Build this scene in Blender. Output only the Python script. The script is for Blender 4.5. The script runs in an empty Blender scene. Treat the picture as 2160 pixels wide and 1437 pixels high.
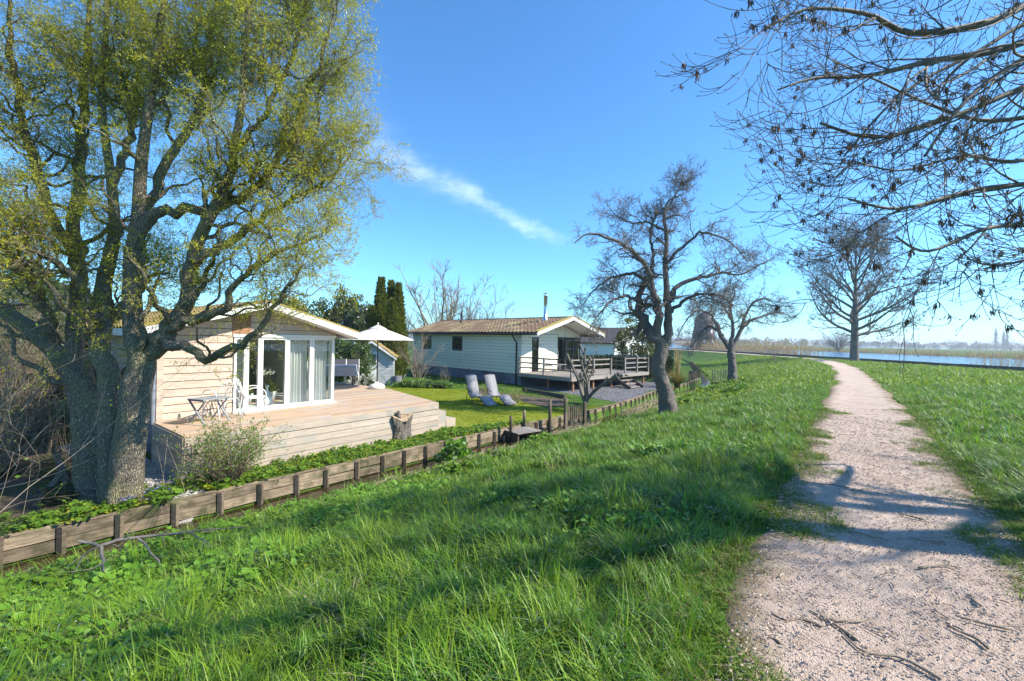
import bpy, math
import numpy as np
from mathutils import Vector, Matrix

# ------------------------------------------------------------------ camera, sky, sun, exposure
scene = bpy.context.scene
F = 930.0; TH = math.atan(0.0185); CZ = 1.65          # focal length in photo pixels, camera roll, eye height over the path
cam_d = bpy.data.cameras.new('camera'); cam = bpy.data.objects.new('camera', cam_d)
scene.collection.objects.link(cam)
cam_d.sensor_width = 36.0; cam_d.lens = 36.0 * F / 2160.0
cam_d.shift_y = -2.5 / 2160.0
cam_d.clip_start = 0.05; cam_d.clip_end = 8000.0
cam.matrix_world = Matrix.Translation((0, 0, CZ)) @ Matrix.Rotation(math.radians(90), 4, 'X') @ Matrix.Rotation(TH, 4, 'Z')
scene.camera = cam
SUN_EL = math.radians(40.0)
sun_h = np.array([0.985, -0.17])
sun_az = math.atan2(sun_h[0], sun_h[1])               # clockwise from +Y
sun_dir = Vector((sun_h[0]*math.cos(SUN_EL), sun_h[1]*math.cos(SUN_EL), math.sin(SUN_EL)))
world = bpy.data.worlds.new('World'); scene.world = world; world.use_nodes = True
wn = world.node_tree.nodes; wl = world.node_tree.links
for n_ in list(wn): wn.remove(n_)
w_out = wn.new('ShaderNodeOutputWorld'); w_bg = wn.new('ShaderNodeBackground'); w_bg.inputs[1].default_value = 0.115
sky = wn.new('ShaderNodeTexSky'); sky.sky_type = 'NISHITA'; sky.sun_disc = False
sky.sun_elevation = SUN_EL; sky.sun_rotation = sun_az; sky.altitude = 0; sky.air_density = 1.0; sky.dust_density = 0.15; sky.ozone_density = 2.2
def wnode(t, **k):
    n = wn.new(t)
    for a, b in k.items(): setattr(n, a, b)
    return n
def wmath(op, a, b=None, c=None):
    n = wnode('ShaderNodeMath', operation=op)
    for i, v in enumerate((a, b, c)):
        if v is None: continue
        if isinstance(v, (int, float)): n.inputs[i].default_value = v
        else: wl.new(v, n.inputs[i])
    return n.outputs[0]
# thin cirrus streak, placed by direction in the sky
wtc = wnode('ShaderNodeTexCoord'); wsep = wnode('ShaderNodeSeparateXYZ'); wl.new(wtc.outputs['Generated'], wsep.inputs[0])
wY = wmath('MAXIMUM', wsep.outputs[1], 0.02)
wu = wmath('DIVIDE', wsep.outputs[0], wY); wv = wmath('DIVIDE', wsep.outputs[2], wY)
def warp_noise(scale, detail, sx=1, sy=1):
    cb = wnode('ShaderNodeCombineXYZ'); wl.new(wmath('MULTIPLY', wu, sx), cb.inputs[0]); wl.new(wmath('MULTIPLY', wv, sy), cb.inputs[1])
    n = wnode('ShaderNodeTexNoise'); n.inputs['Scale'].default_value = scale; n.inputs['Detail'].default_value = detail
    n.inputs['Roughness'].default_value = 0.65
    wl.new(cb.outputs[0], n.inputs['Vector']); return n.outputs[0]
n_big = warp_noise(6, 6); n_fine = warp_noise(14, 9, 1.0, 2.6)
# streak runs from (u,v)=(-0.30,0.42) to (0.125,0.215)
du_, dv_ = 0.425, -0.205; L_ = math.hypot(du_, dv_); du_, dv_ = du_/L_, dv_/L_
ta = wmath('ADD', wmath('MULTIPLY', wmath('ADD', wu, 0.30), du_), wmath('MULTIPLY', wmath('SUBTRACT', wv, 0.42), dv_))
tp = wmath('ADD', wmath('MULTIPLY', wmath('ADD', wu, 0.30), -dv_), wmath('MULTIPLY', wmath('SUBTRACT', wv, 0.42), du_))
tp = wmath('ADD', tp, wmath('MULTIPLY', wmath('SUBTRACT', n_big, 0.5), 0.10))
tw = wmath('MULTIPLY', tp, wmath('ADD', 22.0, wmath('MULTIPLY', ta, 150.0)))
core = wmath('POWER', 2.718, wmath('MULTIPLY', wmath('MULTIPLY', tw, tw), -1.0))
rise = wnode('ShaderNodeMapRange'); wl.new(ta, rise.inputs[0]); rise.inputs[1].default_value = -0.12; rise.inputs[2].default_value = 0.08
fall = wnode('ShaderNodeMapRange'); wl.new(ta, fall.inputs[0]); fall.inputs[1].default_value = 0.49; fall.inputs[2].default_value = 0.38
nf = wnode('ShaderNodeMapRange'); wl.new(n_fine, nf.inputs[0]); nf.inputs[1].default_value = 0.32; nf.inputs[2].default_value = 0.68
cl = wmath('MULTIPLY', wmath('MULTIPLY', core, rise.outputs[0]), wmath('MULTIPLY', fall.outputs[0], wmath('ADD', 0.12, wmath('MULTIPLY', nf.outputs[0], 0.95))))
fwd = wmath('GREATER_THAN', wsep.outputs[1], 0.05)
cl = wmath('MULTIPLY', wmath('MULTIPLY', cl, 0.25), fwd)
wmix = wnode('ShaderNodeMix', data_type='RGBA'); wl.new(cl, wmix.inputs['Factor']); whs = wnode('ShaderNodeMix', data_type='RGBA', blend_type='MULTIPLY'); whs.inputs['Factor'].default_value = 1.0; whs.inputs['B'].default_value = (.50, .94, 1.27, 1); wl.new(sky.outputs[0], whs.inputs['A']); wl.new(whs.outputs['Result'], wmix.inputs['A'])
wmix.inputs['B'].default_value = (10, 10.6, 11.2, 1)
wl.new(wmix.outputs['Result'], w_bg.inputs[0]); wl.new(w_bg.outputs[0], w_out.inputs[0])
sun_l = bpy.data.lights.new('sun', 'SUN'); sun_l.energy = 4.6; sun_l.angle = math.radians(0.55); sun_l.color = (1.0, 0.92, 0.80)
sun = bpy.data.objects.new('sun', sun_l); scene.collection.objects.link(sun)
sun.rotation_euler = (-sun_dir).to_track_quat('-Z', 'Y').to_euler()
vs = scene.view_settings; vs.view_transform = 'Standard'; vs.look = 'None'; vs.gamma = 1.0; vs.exposure = 1.0
vs.use_curve_mapping = False
cy = scene.cycles; cy.max_bounces = 6; cy.diffuse_bounces = 3; cy.glossy_bounces = 3; cy.transmission_bounces = 4; cy.transparent_max_bounces = 12
cy.volume_bounces = 0; cy.caustics_reflective = False; cy.caustics_refractive = False
cy.use_denoising = True
try:
    cy.denoiser = 'OPENIMAGEDENOISE'; cy.denoising_input_passes = 'RGB_ALBEDO_NORMAL'; cy.denoising_prefilter = 'ACCURATE'
except Exception: pass
cy.use_adaptive_sampling = True; cy.adaptive_threshold = 0.012

rng = np.random.default_rng(11)
COL = scene.collection

# ------------------------------------------------------------------ photo pixel -> place
_c, _s = math.cos(TH), math.sin(TH)
def ray(x, y):
    a = (x-1080)/F; b = -(y-716)/F
    return a*_c-b*_s, a*_s+b*_c
def gp(x, y, z):                       # where the line of sight meets height z
    u, v = ray(x, y); t = (z-CZ)/v
    return np.array([u*t, t, z])
def at(x, y, d):                       # point at depth d
    u, v = ray(x, y); return np.array([u*d, d, CZ+v*d])

# ------------------------------------------------------------------ object helpers
def link(o, parent=None):
    COL.objects.link(o)
    if parent is not None: o.parent = parent
    return o
def tag(o, label=None, cat=None, group=None, kind=None):
    if label: o['label'] = label
    if cat: o['category'] = cat
    if group: o['group'] = group
    if kind: o['kind'] = kind
    return o
def thing(name, loc, rz, label, cat, group=None):
    o = bpy.data.objects.new(name, None); o.location = tuple(float(v) for v in loc); o.rotation_euler = (0, 0, rz)
    o.empty_display_size = 0.2
    link(o); return tag(o, label, cat, group)
def mesh_np(name, V, Q=None, T=None, mat=None, smooth=True, attrs=None):
    V = np.asarray(V, np.float32); Q = np.zeros((0, 4), np.int32) if Q is None or len(Q) == 0 else np.asarray(Q, np.int32)
    T = np.zeros((0, 3), np.int32) if T is None or len(T) == 0 else np.asarray(T, np.int32)
    me = bpy.data.meshes.new(name)
    me.vertices.add(len(V)); me.vertices.foreach_set('co', V.ravel())
    nl = Q.size+T.size; npoly = len(Q)+len(T)
    me.loops.add(nl); me.loops.foreach_set('vertex_index', np.concatenate([Q.ravel(), T.ravel()]).astype(np.int32))
    me.polygons.add(npoly)
    ls = np.concatenate([np.arange(len(Q))*4, len(Q)*4+np.arange(len(T))*3]).astype(np.int32)
    me.polygons.foreach_set('loop_start', ls)
    me.polygons.foreach_set('use_smooth', np.full(npoly, smooth, bool))
    me.update(calc_edges=True)
    if mat is not None: me.materials.append(mat)
    return me
def mobj(name, me, parent=None, loc=None):
    o = bpy.data.objects.new(name, me)
    if loc is not None: o.location = tuple(float(v) for v in loc)
    return link(o, parent)
_boxes = {}
BQ = np.array([[0, 3, 2, 1], [4, 5, 6, 7], [0, 1, 5, 4], [1, 2, 6, 5], [2, 3, 7, 6], [3, 0, 4, 7]])
def box_mesh(sx, sy, sz, mat, bev=0.0):
    k = (round(sx, 4), round(sy, 4), round(sz, 4), mat.name, bev)
    if k not in _boxes:
        x, y, z = sx/2, sy/2, sz/2
        V = np.array([[-x, -y, -z], [x, -y, -z], [x, y, -z], [-x, y, -z], [-x, -y, z], [x, -y, z], [x, y, z], [-x, y, z]])
        me = mesh_np('piece', V, BQ, None, mat, False)
        if bev > 0:
            import bmesh
            bm = bmesh.new(); bm.from_mesh(me)
            bmesh.ops.bevel(bm, geom=bm.edges[:], offset=bev, segments=1, affect='EDGES'); bm.to_mesh(me); bm.free()
        _boxes[k] = me
    return _boxes[k]
def bx(name, parent, mat, x0, x1, y0, y1, z0, z1, rot=None, bev=0.0):
    """a box piece between the given local limits; rot = Euler about its centre"""
    o = bpy.data.objects.new(name, box_mesh(abs(x1-x0), abs(y1-y0), abs(z1-z0), mat, bev))
    o.location = ((x0+x1)/2, (y0+y1)/2, (z0+z1)/2)
    if rot: o.rotation_euler = rot
    return link(o, parent)
def bar(name, parent, mat, a, b, w, h=None, bev=0.0):
    """a straight bar from a to b, section w x h, its length along local x"""
    a = Vector([float(v) for v in a]); b = Vector([float(v) for v in b]); d = b-a; L = d.length
    o = bpy.data.objects.new(name, box_mesh(L, w, h or w, mat, bev)); o.location = (a+b)/2
    x = d.normalized(); up = Vector((0, 0, 1))
    if abs(x.z) > 0.98: up = Vector((0, 1, 0))
    y = up.cross(x).normalized(); z = x.cross(y)
    o.rotation_euler = Matrix((x, y, z)).transposed().to_euler()
    return link(o, parent)
class MB:
    def __init__(s): s.V = []; s.Q = []; s.T = []; s.n = 0
    def add(s, V, Q=None, T=None):
        V = np.asarray(V, float).reshape(-1, 3)
        if Q is not None and len(Q): s.Q.append(np.asarray(Q)+s.n)
        if T is not None and len(T): s.T.append(np.asarray(T)+s.n)
        s.V.append(V); s.n += len(V); return s
    def box(s, x0, x1, y0, y1, z0, z1, M=None):
        V = np.array([[x0, y0, z0], [x1, y0, z0], [x1, y1, z0], [x0, y1, z0], [x0, y0, z1], [x1, y0, z1], [x1, y1, z1], [x0, y1, z1]], float)
        if M is not None: V = V @ np.array(M.to_3x3()).T + np.array(M.to_translation())
        return s.add(V, BQ)
    def tube(s, pts, rad, sides=8, cap=True):
        pts = np.asarray(pts, float)[None]; rad = np.broadcast_to(np.asarray(rad, float), pts.shape[1])[None]
        V, Q = tubes(pts, rad, sides); n = pts.shape[1]
        s.add(V, Q)
        if cap:
            b = s.n-len(V)
            for ring, fl in ((0, 1), (n-1, 0)):
                c = pts[0, ring]; ids = [b+ring*sides+i for i in range(sides)]
                s.V.append(c[None]); ci = s.n; s.n += 1
                s.T.append(np.array([[ci, ids[(i+1) % sides], ids[i]] if fl else [ci, ids[i], ids[(i+1) % sides]] for i in range(sides)]))
        return s
    def lathe(s, prof, sides=20, M=None):
        prof = np.asarray(prof, float); a = np.arange(sides)*2*math.pi/sides
        V = np.stack([prof[:, None, 0]*np.cos(a), prof[:, None, 0]*np.sin(a), np.repeat(prof[:, 1:2], sides, 1)], -1).reshape(-1, 3)
        i, j = np.meshgrid(np.arange(len(prof)-1), np.arange(sides), indexing='ij'); j2 = (j+1) % sides
        Q = np.stack([i*sides+j, i*sides+j2, (i+1)*sides+j2, (i+1)*sides+j], -1).reshape(-1, 4)
        if M is not None: V = V @ np.array(M.to_3x3()).T + np.array(M.to_translation())
        return s.add(V, Q)
    def mesh(s, name, mat, smooth=True):
        return mesh_np(name, np.concatenate(s.V), np.concatenate(s.Q) if s.Q else None, np.concatenate(s.T) if s.T else None, mat, smooth)
    def build(s, name, mat, parent=None, smooth=True, loc=None):
        return mobj(name, s.mesh(name, mat, smooth), parent, loc)
def prism(name, parent, mat, poly, y0, y1, plane='xz'):
    """flat piece: outline in the local xz (or xy, yz) plane, thickness between y0 and y1"""
    P = np.asarray(poly, float); n = len(P); V = []
    for k in (y0, y1):
        for a, b in P:
            V.append((a, k, b) if plane == 'xz' else (a, b, k) if plane == 'xy' else (k, a, b))
    mb = MB(); Q = [[i, (i+1) % n, n+(i+1) % n, n+i] for i in range(n)]
    T = [[0, i+1, i] for i in range(1, n-1)]+[[n, n+i, n+i+1] for i in range(1, n-1)]
    mb.add(V, Q, T); return mb.build(name, mat, parent, False)

# ------------------------------------------------------------------ branches and leaves (vectorised)
def unit(v): return v/np.maximum(np.linalg.norm(v, axis=-1, keepdims=True), 1e-9)
def perp(d):
    a = np.where(np.abs(d[..., 2:3]) < 0.9, np.array([0, 0, 1.0]), np.array([1.0, 0, 0]))
    return unit(np.cross(d, a))
def tubes(pts, rad, sides, rough=0.0):
    N, n, _ = pts.shape
    t = np.empty_like(pts); t[:, 1:-1] = pts[:, 2:]-pts[:, :-2]; t[:, 0] = pts[:, 1]-pts[:, 0]; t[:, -1] = pts[:, -1]-pts[:, -2]
    t = unit(t); e1 = np.empty_like(t); e1[:, 0] = perp(t[:, 0])
    for k in range(1, n):
        e = e1[:, k-1]-t[:, k]*np.sum(e1[:, k-1]*t[:, k], -1, keepdims=True); e1[:, k] = unit(e)
    e2 = np.cross(t, e1); a = np.arange(sides)*2*math.pi/sides
    R3 = np.repeat(rad[:, :, None], sides, 2)
    if rough:
        q = np.arange(n)[None, :, None]*.55; b_ = a[None, None, :]; o_ = np.arange(N)[:, None, None]*7.3
        R3 = R3*(1+rough*(np.sin(b_*3+q*.9+o_)*.5+np.sin(b_*5-q*1.7+o_)*.35+np.sin(b_*2+q*2.3)*.3+rng.normal(0, .28, R3.shape)))
    V = pts[:, :, None]+R3[..., None]*(np.cos(a)[None, None, :, None]*e1[:, :, None]+np.sin(a)[None, None, :, None]*e2[:, :, None])
    base = (np.arange(N)*n*sides)[:, None, None]; i = np.arange(n-1)[None, :, None]; j = np.arange(sides)[None, None, :]; j2 = (j+1) % sides
    Q = np.stack([base+i*sides+j, base+i*sides+j2, base+(i+1)*sides+j2, base+(i+1)*sides+j], -1).reshape(-1, 4)
    return V.reshape(-1, 3), Q
def grow(p, d, L, n, wig=.1, ta=0., tb=0., curl=0., cw=1.3, trop=(0, 0, 1.)):
    N = len(p); pts = np.empty((N, n, 3)); pts[:, 0] = p; d = unit(d); ph = rng.uniform(0, 6.28, N); w = np.zeros((N, 3))
    step = (np.asarray(L)/(n-1))[:, None]; tr = np.array(trop); cws = cw*rng.uniform(.7, 1.3, N)
    for k in range(1, n):
        f = k/(n-1); w = .5*w+rng.normal(0, wig, (N, 3)); d = unit(d+w+tr*(ta+(tb-ta)*f))
        q = d
        if curl:
            e1 = perp(d); e2 = np.cross(d, e1); a = (ph+cws*k)[:, None]
            q = unit(d+curl*(np.cos(a)*e1+np.sin(a)*e2))
        pts[:, k] = pts[:, k-1]+q*step
    return pts
def taper(r0, n, tip=.25, pw=1.0):
    f = (np.arange(n)/(n-1))**pw
    return np.asarray(r0)[:, None]*(1-f*(1-tip))[None]
def spawn(pts, rad, count, t0, t1, ang, length, rr=.55, rmin=0, shrink=.5):
    N, n, _ = pts.shape; idx = np.repeat(np.arange(N), count); M = len(idx)
    t = rng.uniform(t0, t1, M)*(n-1); k = np.minimum(t.astype(int), n-2); f = (t-k)[:, None]
    a, b = pts[idx, k], pts[idx, k+1]; p = a+(b-a)*f; tan = unit(b-a)
    e1 = perp(tan); e2 = np.cross(tan, e1); az = rng.uniform(0, 6.28, M)[:, None]; an = np.radians(rng.uniform(ang[0], ang[1], M))[:, None]
    d = np.cos(an)*tan+np.sin(an)*(np.cos(az)*e1+np.sin(az)*e2)
    r = np.maximum((rad[idx, k]*(1-f[:, 0])+rad[idx, k+1]*f[:, 0])*rr*rng.uniform(.7, 1.1, M), rmin)
    L = length*rng.uniform(.6, 1.25, M)*(1-shrink*t/(n-1))
    return p, d, L, r
def leaves(p, d, length, width, jitter=.6, flat=0.0):
    """one folded quad per leaf"""
    N = len(p); d = unit(d+rng.normal(0, jitter, (N, 3))); nrm = unit(rng.normal(0, 1, (N, 3))+np.array([0, 0, flat])); s = unit(np.cross(d, nrm))
    L = (length*rng.uniform(.6, 1.3, N))[:, None]; W = (width*rng.uniform(.7, 1.2, N))[:, None]
    V = np.stack([p, p+d*L*.5+s*W*.5, p+d*L, p+d*L*.5-s*W*.5], 1)
    return V.reshape(-1, 3), np.arange(N*4).reshape(N, 4)
def along(pts, count, t0=0.1, t1=1.0):
    N, n, _ = pts.shape; idx = np.repeat(np.arange(N), count); t = rng.uniform(t0, t1, len(idx))*(n-1); k = np.minimum(t.astype(int), n-2); f = (t-k)[:, None]
    a, b = pts[idx, k], pts[idx, k+1]; return a+(b-a)*f, unit(b-a)
def inside(p, c, r): return np.sum(((p-np.asarray(c))/np.asarray(r))**2, -1) < 1.0
def smooth_line(P, n):
    P = np.asarray(P, float); m = len(P)
    t = np.linspace(0, m-1, n); k = np.minimum(t.astype(int), m-2); f = (t-k)[:, None]
    A = P[np.maximum(k-1, 0)]; B = P[k]; C = P[k+1]; D = P[np.minimum(k+2, m-1)]
    return .5*(2*B+(C-A)*f+(2*A-5*B+4*C-D)*f**2+(3*B-A-3*C+D)*f**3)
# ------------------------------------------------------------------ materials
def new_mat(name):
    m = bpy.data.materials.new(name); m.use_nodes = True; nt = m.node_tree
    for n in list(nt.nodes): nt.nodes.remove(n)
    out = nt.nodes.new('ShaderNodeOutputMaterial'); return m, nt, out
def c4(c): return (c[0], c[1], c[2], 1.0)
def surf(name, c1, c2, scale=6.0, stretch=(1, 1, 1), detail=5, rough=.7, bump=.15, bscale=None, rand=.12, spec=.3, coord='Object',
         metal=0.0, lo=.35, hi=.65, c3=None, s3=1.2, lo3=.5, hi3=.62, bdist=.02, ramp2=None):
    """noise-mixed colour with bump; objects of one kind differ a little by their random value"""
    m, nt, out = new_mat(name); N = nt.nodes.new; L = nt.links.new
    tc = N('ShaderNodeTexCoord'); oi = N('ShaderNodeObjectInfo')
    off = N('ShaderNodeVectorMath'); off.operation = 'MULTIPLY_ADD'
    cr = N('ShaderNodeCombineXYZ')
    for i in range(3): L(oi.outputs['Random'], cr.inputs[i])
    L(cr.outputs[0], off.inputs[0]); off.inputs[1].default_value = (37, 53, 71); L(tc.outputs[coord], off.inputs[2])
    mp = N('ShaderNodeMapping'); mp.inputs['Scale'].default_value = stretch; L(off.outputs[0], mp.inputs[0])
    nz = N('ShaderNodeTexNoise'); nz.inputs['Scale'].default_value = scale; nz.inputs['Detail'].default_value = detail; nz.inputs['Roughness'].default_value = .62
    L(mp.outputs[0], nz.inputs['Vector'])
    mr = N('ShaderNodeMapRange'); mr.inputs[1].default_value = lo; mr.inputs[2].default_value = hi; L(nz.outputs[0], mr.inputs[0])
    mx = N('ShaderNodeMix'); mx.data_type = 'RGBA'; mx.inputs['A'].default_value = c4(c1); mx.inputs['B'].default_value = c4(c2); L(mr.outputs[0], mx.inputs['Factor'])
    col = mx.outputs['Result']
    if c3 is not None:
        n3 = N('ShaderNodeTexNoise'); n3.inputs['Scale'].default_value = s3; n3.inputs['Detail'].default_value = 6; L(off.outputs[0], n3.inputs['Vector'])
        m3 = N('ShaderNodeMapRange'); m3.inputs[1].default_value = lo3; m3.inputs[2].default_value = hi3; L(n3.outputs[0], m3.inputs[0])
        x3 = N('ShaderNodeMix'); x3.data_type = 'RGBA'; x3.inputs['B'].default_value = c4(c3); L(col, x3.inputs['A']); L(m3.outputs[0], x3.inputs['Factor']); col = x3.outputs['Result']
    if rand > 0:
        rv = N('ShaderNodeMapRange'); rv.inputs[3].default_value = 1-rand; rv.inputs[4].default_value = 1+rand; L(oi.outputs['Random'], rv.inputs[0])
        hs = N('ShaderNodeHueSaturation'); L(rv.outputs[0], hs.inputs['Value']); L(col, hs.inputs['Color']); col = hs.outputs[0]
    b = N('ShaderNodeBsdfPrincipled'); L(col, b.inputs['Base Color']); b.inputs['Roughness'].default_value = rough; b.inputs['Specular IOR Level'].default_value = spec
    b.inputs['Metallic'].default_value = metal
    if bump > 0:
        nb = N('ShaderNodeTexNoise'); nb.inputs['Scale'].default_value = bscale or scale*3; nb.inputs['Detail'].default_value = 6; L(mp.outputs[0], nb.inputs['Vector'])
        bp = N('ShaderNodeBump'); bp.inputs['Strength'].default_value = bump; bp.inputs['Distance'].default_value = bdist; L(nb.outputs[0], bp.inputs['Height']); L(bp.outputs[0], b.inputs['Normal'])
    L(b.outputs[0], out.inputs[0]); return m
def leafmat(name, c1, c2, trans=.35, gloss=.12, island=True, tint=None, rough=.45, c3=None, f3=.12):
    """leaf and blade: diffuse + light coming through + a little sheen, colour differs leaf by leaf"""
    m, nt, out = new_mat(name); N = nt.nodes.new; L = nt.links.new
    oi = N('ShaderNodeObjectInfo'); ge = N('ShaderNodeNewGeometry')
    av = N('ShaderNodeMath'); av.operation = 'ADD'; L(oi.outputs['Random'], av.inputs[0])
    if island: L(ge.outputs['Random Per Island'], av.inputs[1])
    else: av.inputs[1].default_value = .5
    hf = N('ShaderNodeMath'); hf.operation = 'MULTIPLY'; hf.inputs[1].default_value = .5; L(av.outputs[0], hf.inputs[0])
    mx = N('ShaderNodeMix'); mx.data_type = 'RGBA'; mx.inputs['A'].default_value = c4(c1); mx.inputs['B'].default_value = c4(c2); L(hf.outputs[0], mx.inputs['Factor'])
    col = mx.outputs['Result']
    if c3 is not None:
        lt = N('ShaderNodeMath'); lt.operation = 'LESS_THAN'; lt.inputs[1].default_value = f3; L(ge.outputs['Random Per Island'], lt.inputs[0])
        x3 = N('ShaderNodeMix'); x3.data_type = 'RGBA'; x3.inputs['B'].default_value = c4(c3); L(col, x3.inputs['A']); L(lt.outputs[0], x3.inputs['Factor']); col = x3.outputs['Result']
    d = N('ShaderNodeBsdfDiffuse'); L(col, d.inputs[0]); t = N('ShaderNodeBsdfTranslucent')
    tm = N('ShaderNodeMix'); tm.data_type = 'RGBA'; tm.blend_type = 'MULTIPLY'; tm.inputs['Factor'].default_value = 1; L(col, tm.inputs['A']); tm.inputs['B'].default_value = c4(tint or (1.5, 1.5, .6)); L(tm.outputs['Result'], t.inputs[0])
    a = N('ShaderNodeMixShader'); a.inputs[0].default_value = trans; L(d.outputs[0], a.inputs[1]); L(t.outputs[0], a.inputs[2])
    g = N('ShaderNodeBsdfGlossy'); g.inputs['Roughness'].default_value = rough; fr = N('ShaderNodeFresnel'); fr.inputs[0].default_value = 1.4
    fm = N('ShaderNodeMath'); fm.operation = 'MULTIPLY'; fm.inputs[1].default_value = gloss/.1*.5; L(fr.outputs[0], fm.inputs[0])
    x = N('ShaderNodeMixShader'); L(fm.outputs[0], x.inputs[0]); L(a.outputs[0], x.inputs[1]); L(g.outputs[0], x.inputs[2]); L(x.outputs[0], out.inputs[0])
    return m
def glassmat(name, tint=(.93, .96, .95), refl=1.0):
    m, nt, out = new_mat(name); N = nt.nodes.new; L = nt.links.new
    tr = N('ShaderNodeBsdfTransparent'); tr.inputs[0].default_value = c4(tint); g = N('ShaderNodeBsdfGlossy'); g.inputs['Roughness'].default_value = .01
    lw = N('ShaderNodeLayerWeight'); lw.inputs[0].default_value = .5; pw = N('ShaderNodeMath'); pw.operation = 'POWER'; L(lw.outputs['Facing'], pw.inputs[0]); pw.inputs[1].default_value = 5.0
    mu = N('ShaderNodeMath'); mu.operation = 'MULTIPLY_ADD'; L(pw.outputs[0], mu.inputs[0]); mu.inputs[1].default_value = .9; mu.inputs[2].default_value = .045*refl; mu.use_clamp = True
    x = N('ShaderNodeMixShader'); L(mu.outputs[0], x.inputs[0]); L(tr.outputs[0], x.inputs[1]); L(g.outputs[0], x.inputs[2]); L(x.outputs[0], out.inputs[0]); return m
def watermat(name, col, bump, scale, stretch, rough=.03):
    m, nt, out = new_mat(name); N = nt.nodes.new; L = nt.links.new
    tc = N('ShaderNodeTexCoord'); mp = N('ShaderNodeMapping'); mp.inputs['Scale'].default_value = stretch; L(tc.outputs['Object'], mp.inputs[0])
    nz = N('ShaderNodeTexNoise'); nz.inputs['Scale'].default_value = scale; nz.inputs['Detail'].default_value = 4; L(mp.outputs[0], nz.inputs['Vector'])
    bp = N('ShaderNodeBump'); bp.inputs['Strength'].default_value = bump; bp.inputs['Distance'].default_value = .05 if bump < .9 else .6; L(nz.outputs[0], bp.inputs['Height'])
    b = N('ShaderNodeBsdfPrincipled'); b.inputs['Base Color'].default_value = c4(col); b.inputs['Roughness'].default_value = rough; b.inputs['Specular IOR Level'].default_value = .5
    L(bp.outputs[0], b.inputs['Normal']); L(b.outputs[0], out.inputs[0]); return m
WX = (1, 9, 9); WZ = (9, 9, 1)
M = {}
M['siding_pale'] = surf('siding_pale', (.60, .49, .40), (.46, .36, .28), 2.6, WX, rough=.75, bump=.25, rand=.10)
M['siding_left'] = M['siding_pale']
M['siding_cream'] = surf('siding_cream', (.78, .76, .62), (.72, .70, .57), 2.0, WX, rough=.5, bump=.06, rand=.03, c3=(.55, .57, .50), s3=.8, lo3=.58, hi3=.8)
M['white_paint'] = surf('white_paint', (.82, .82, .80), (.74, .74, .72), 3, rough=.45, bump=.05, rand=.03)
M['deck_top'] = surf('deck_top', (.50, .36, .24), (.40, .28, .18), 2.2, WX, rough=.7, bump=.3, rand=.16, c3=(.42, .36, .30), s3=1.0)
M['deck_side'] = surf('deck_side', (.47, .39, .31), (.36, .30, .235), 2.2, WX, rough=.8, bump=.3, rand=.14, c3=(.33, .31, .27), s3=1.5)
M['old_plank'] = surf('old_plank', (.33, .26, .175), (.17, .13, .085), 3.0, WX, rough=.85, bump=.6, rand=.32, c3=(.085, .08, .04), s3=4.5, lo3=.45, hi3=.68)
M['old_post'] = surf('old_post', (.19, .15, .105), (.10, .075, .052), 3.0, WZ, rough=.85, bump=.5, rand=.25, c3=(.08, .09, .04), s3=2.5)
M['grey_wood'] = surf('grey_wood', (.30, .27, .23), (.20, .175, .15), 2.5, WX, rough=.85, bump=.4, rand=.2)
M['dark_wood'] = surf('dark_wood', (.10, .08, .065), (.065, .05, .04), 2.5, WX, rough=.6, bump=.2, rand=.1)
M['brown_panel'] = surf('brown_panel', (.38, .20, .11), (.27, .14, .08), 2.0, WX, rough=.7, bump=.2, rand=.08)
M['plinth'] = surf('plinth', (.20, .235, .30), (.155, .185, .24), 3.0, rough=.85, bump=.2, rand=.05, c3=(.12, .13, .14), s3=1.0)
M['tile'] = surf('tile', (.20, .135, .085), (.12, .078, .05), 8, rough=.75, bump=.3, rand=0, c3=(.27, .225, .12), s3=1.1, lo3=.46, hi3=.68)
M['tile_moss'] = surf('tile_moss', (.30, .19, .10), (.20, .13, .075), 7, rough=.85, bump=.4, rand=0, c3=(.27, .23, .06), s3=1.7, lo3=.42, hi3=.56)
M['moss_edge'] = surf('moss_edge', (.42, .34, .10), (.33, .24, .08), 9, rough=.95, bump=.6, rand=.1)
M['slate'] = surf('slate', (.07, .065, .07), (.045, .045, .05), 5, rough=.6, bump=.2, rand=.05)
M['brown_trim'] = surf('brown_trim', (.055, .042, .035), (.04, .03, .027), 4, rough=.45, bump=.05, rand=.05)
M['dark_frame'] = surf('dark_frame', (.05, .046, .045), (.035, .032, .03), 4, rough=.4, bump=.02, rand=.05)
M['steel'] = surf('steel', (.62, .64, .66), (.52, .54, .56), 5, rough=.28, bump=.02, rand=0, metal=1.0)
M['zinc'] = surf('zinc', (.23, .26, .30), (.18, .20, .24), 5, rough=.5, bump=.05, rand=0)
M['black'] = surf('black', (.02, .02, .021), (.015, .015, .016), 5, rough=.5, bump=0, rand=0)
M['glass'] = glassmat('glass')
M['glass_dark'] = glassmat('glass_dark', (.55, .62, .58), 1.6)
M['white_cloth'] = leafmat('white_cloth', (.82, .82, .80), (.80, .80, .78), .35, .0, False, (1, 1, 1))
M['parasol'] = leafmat('parasol', (.80, .76, .70), (.80, .76, .70), .28, .0, False, (1, .97, .92))
M['grey_cloth'] = surf('grey_cloth', (.33, .34, .37), (.29, .30, .33), 40, rough=.9, bump=.05, rand=.02)
M['sling'] = surf('sling', (.25, .25, .26), (.22, .22, .23), 60, rough=.7, bump=.05, rand=.03)
M['dark_mesh'] = surf('dark_mesh', (.10, .10, .11), (.085, .085, .095), 60, rough=.7, bump=.05, rand=.03)
M['grey_paint'] = surf('grey_paint', (.25, .27, .28), (.20, .22, .23), 8, rough=.55, bump=.1, rand=.08)
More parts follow.
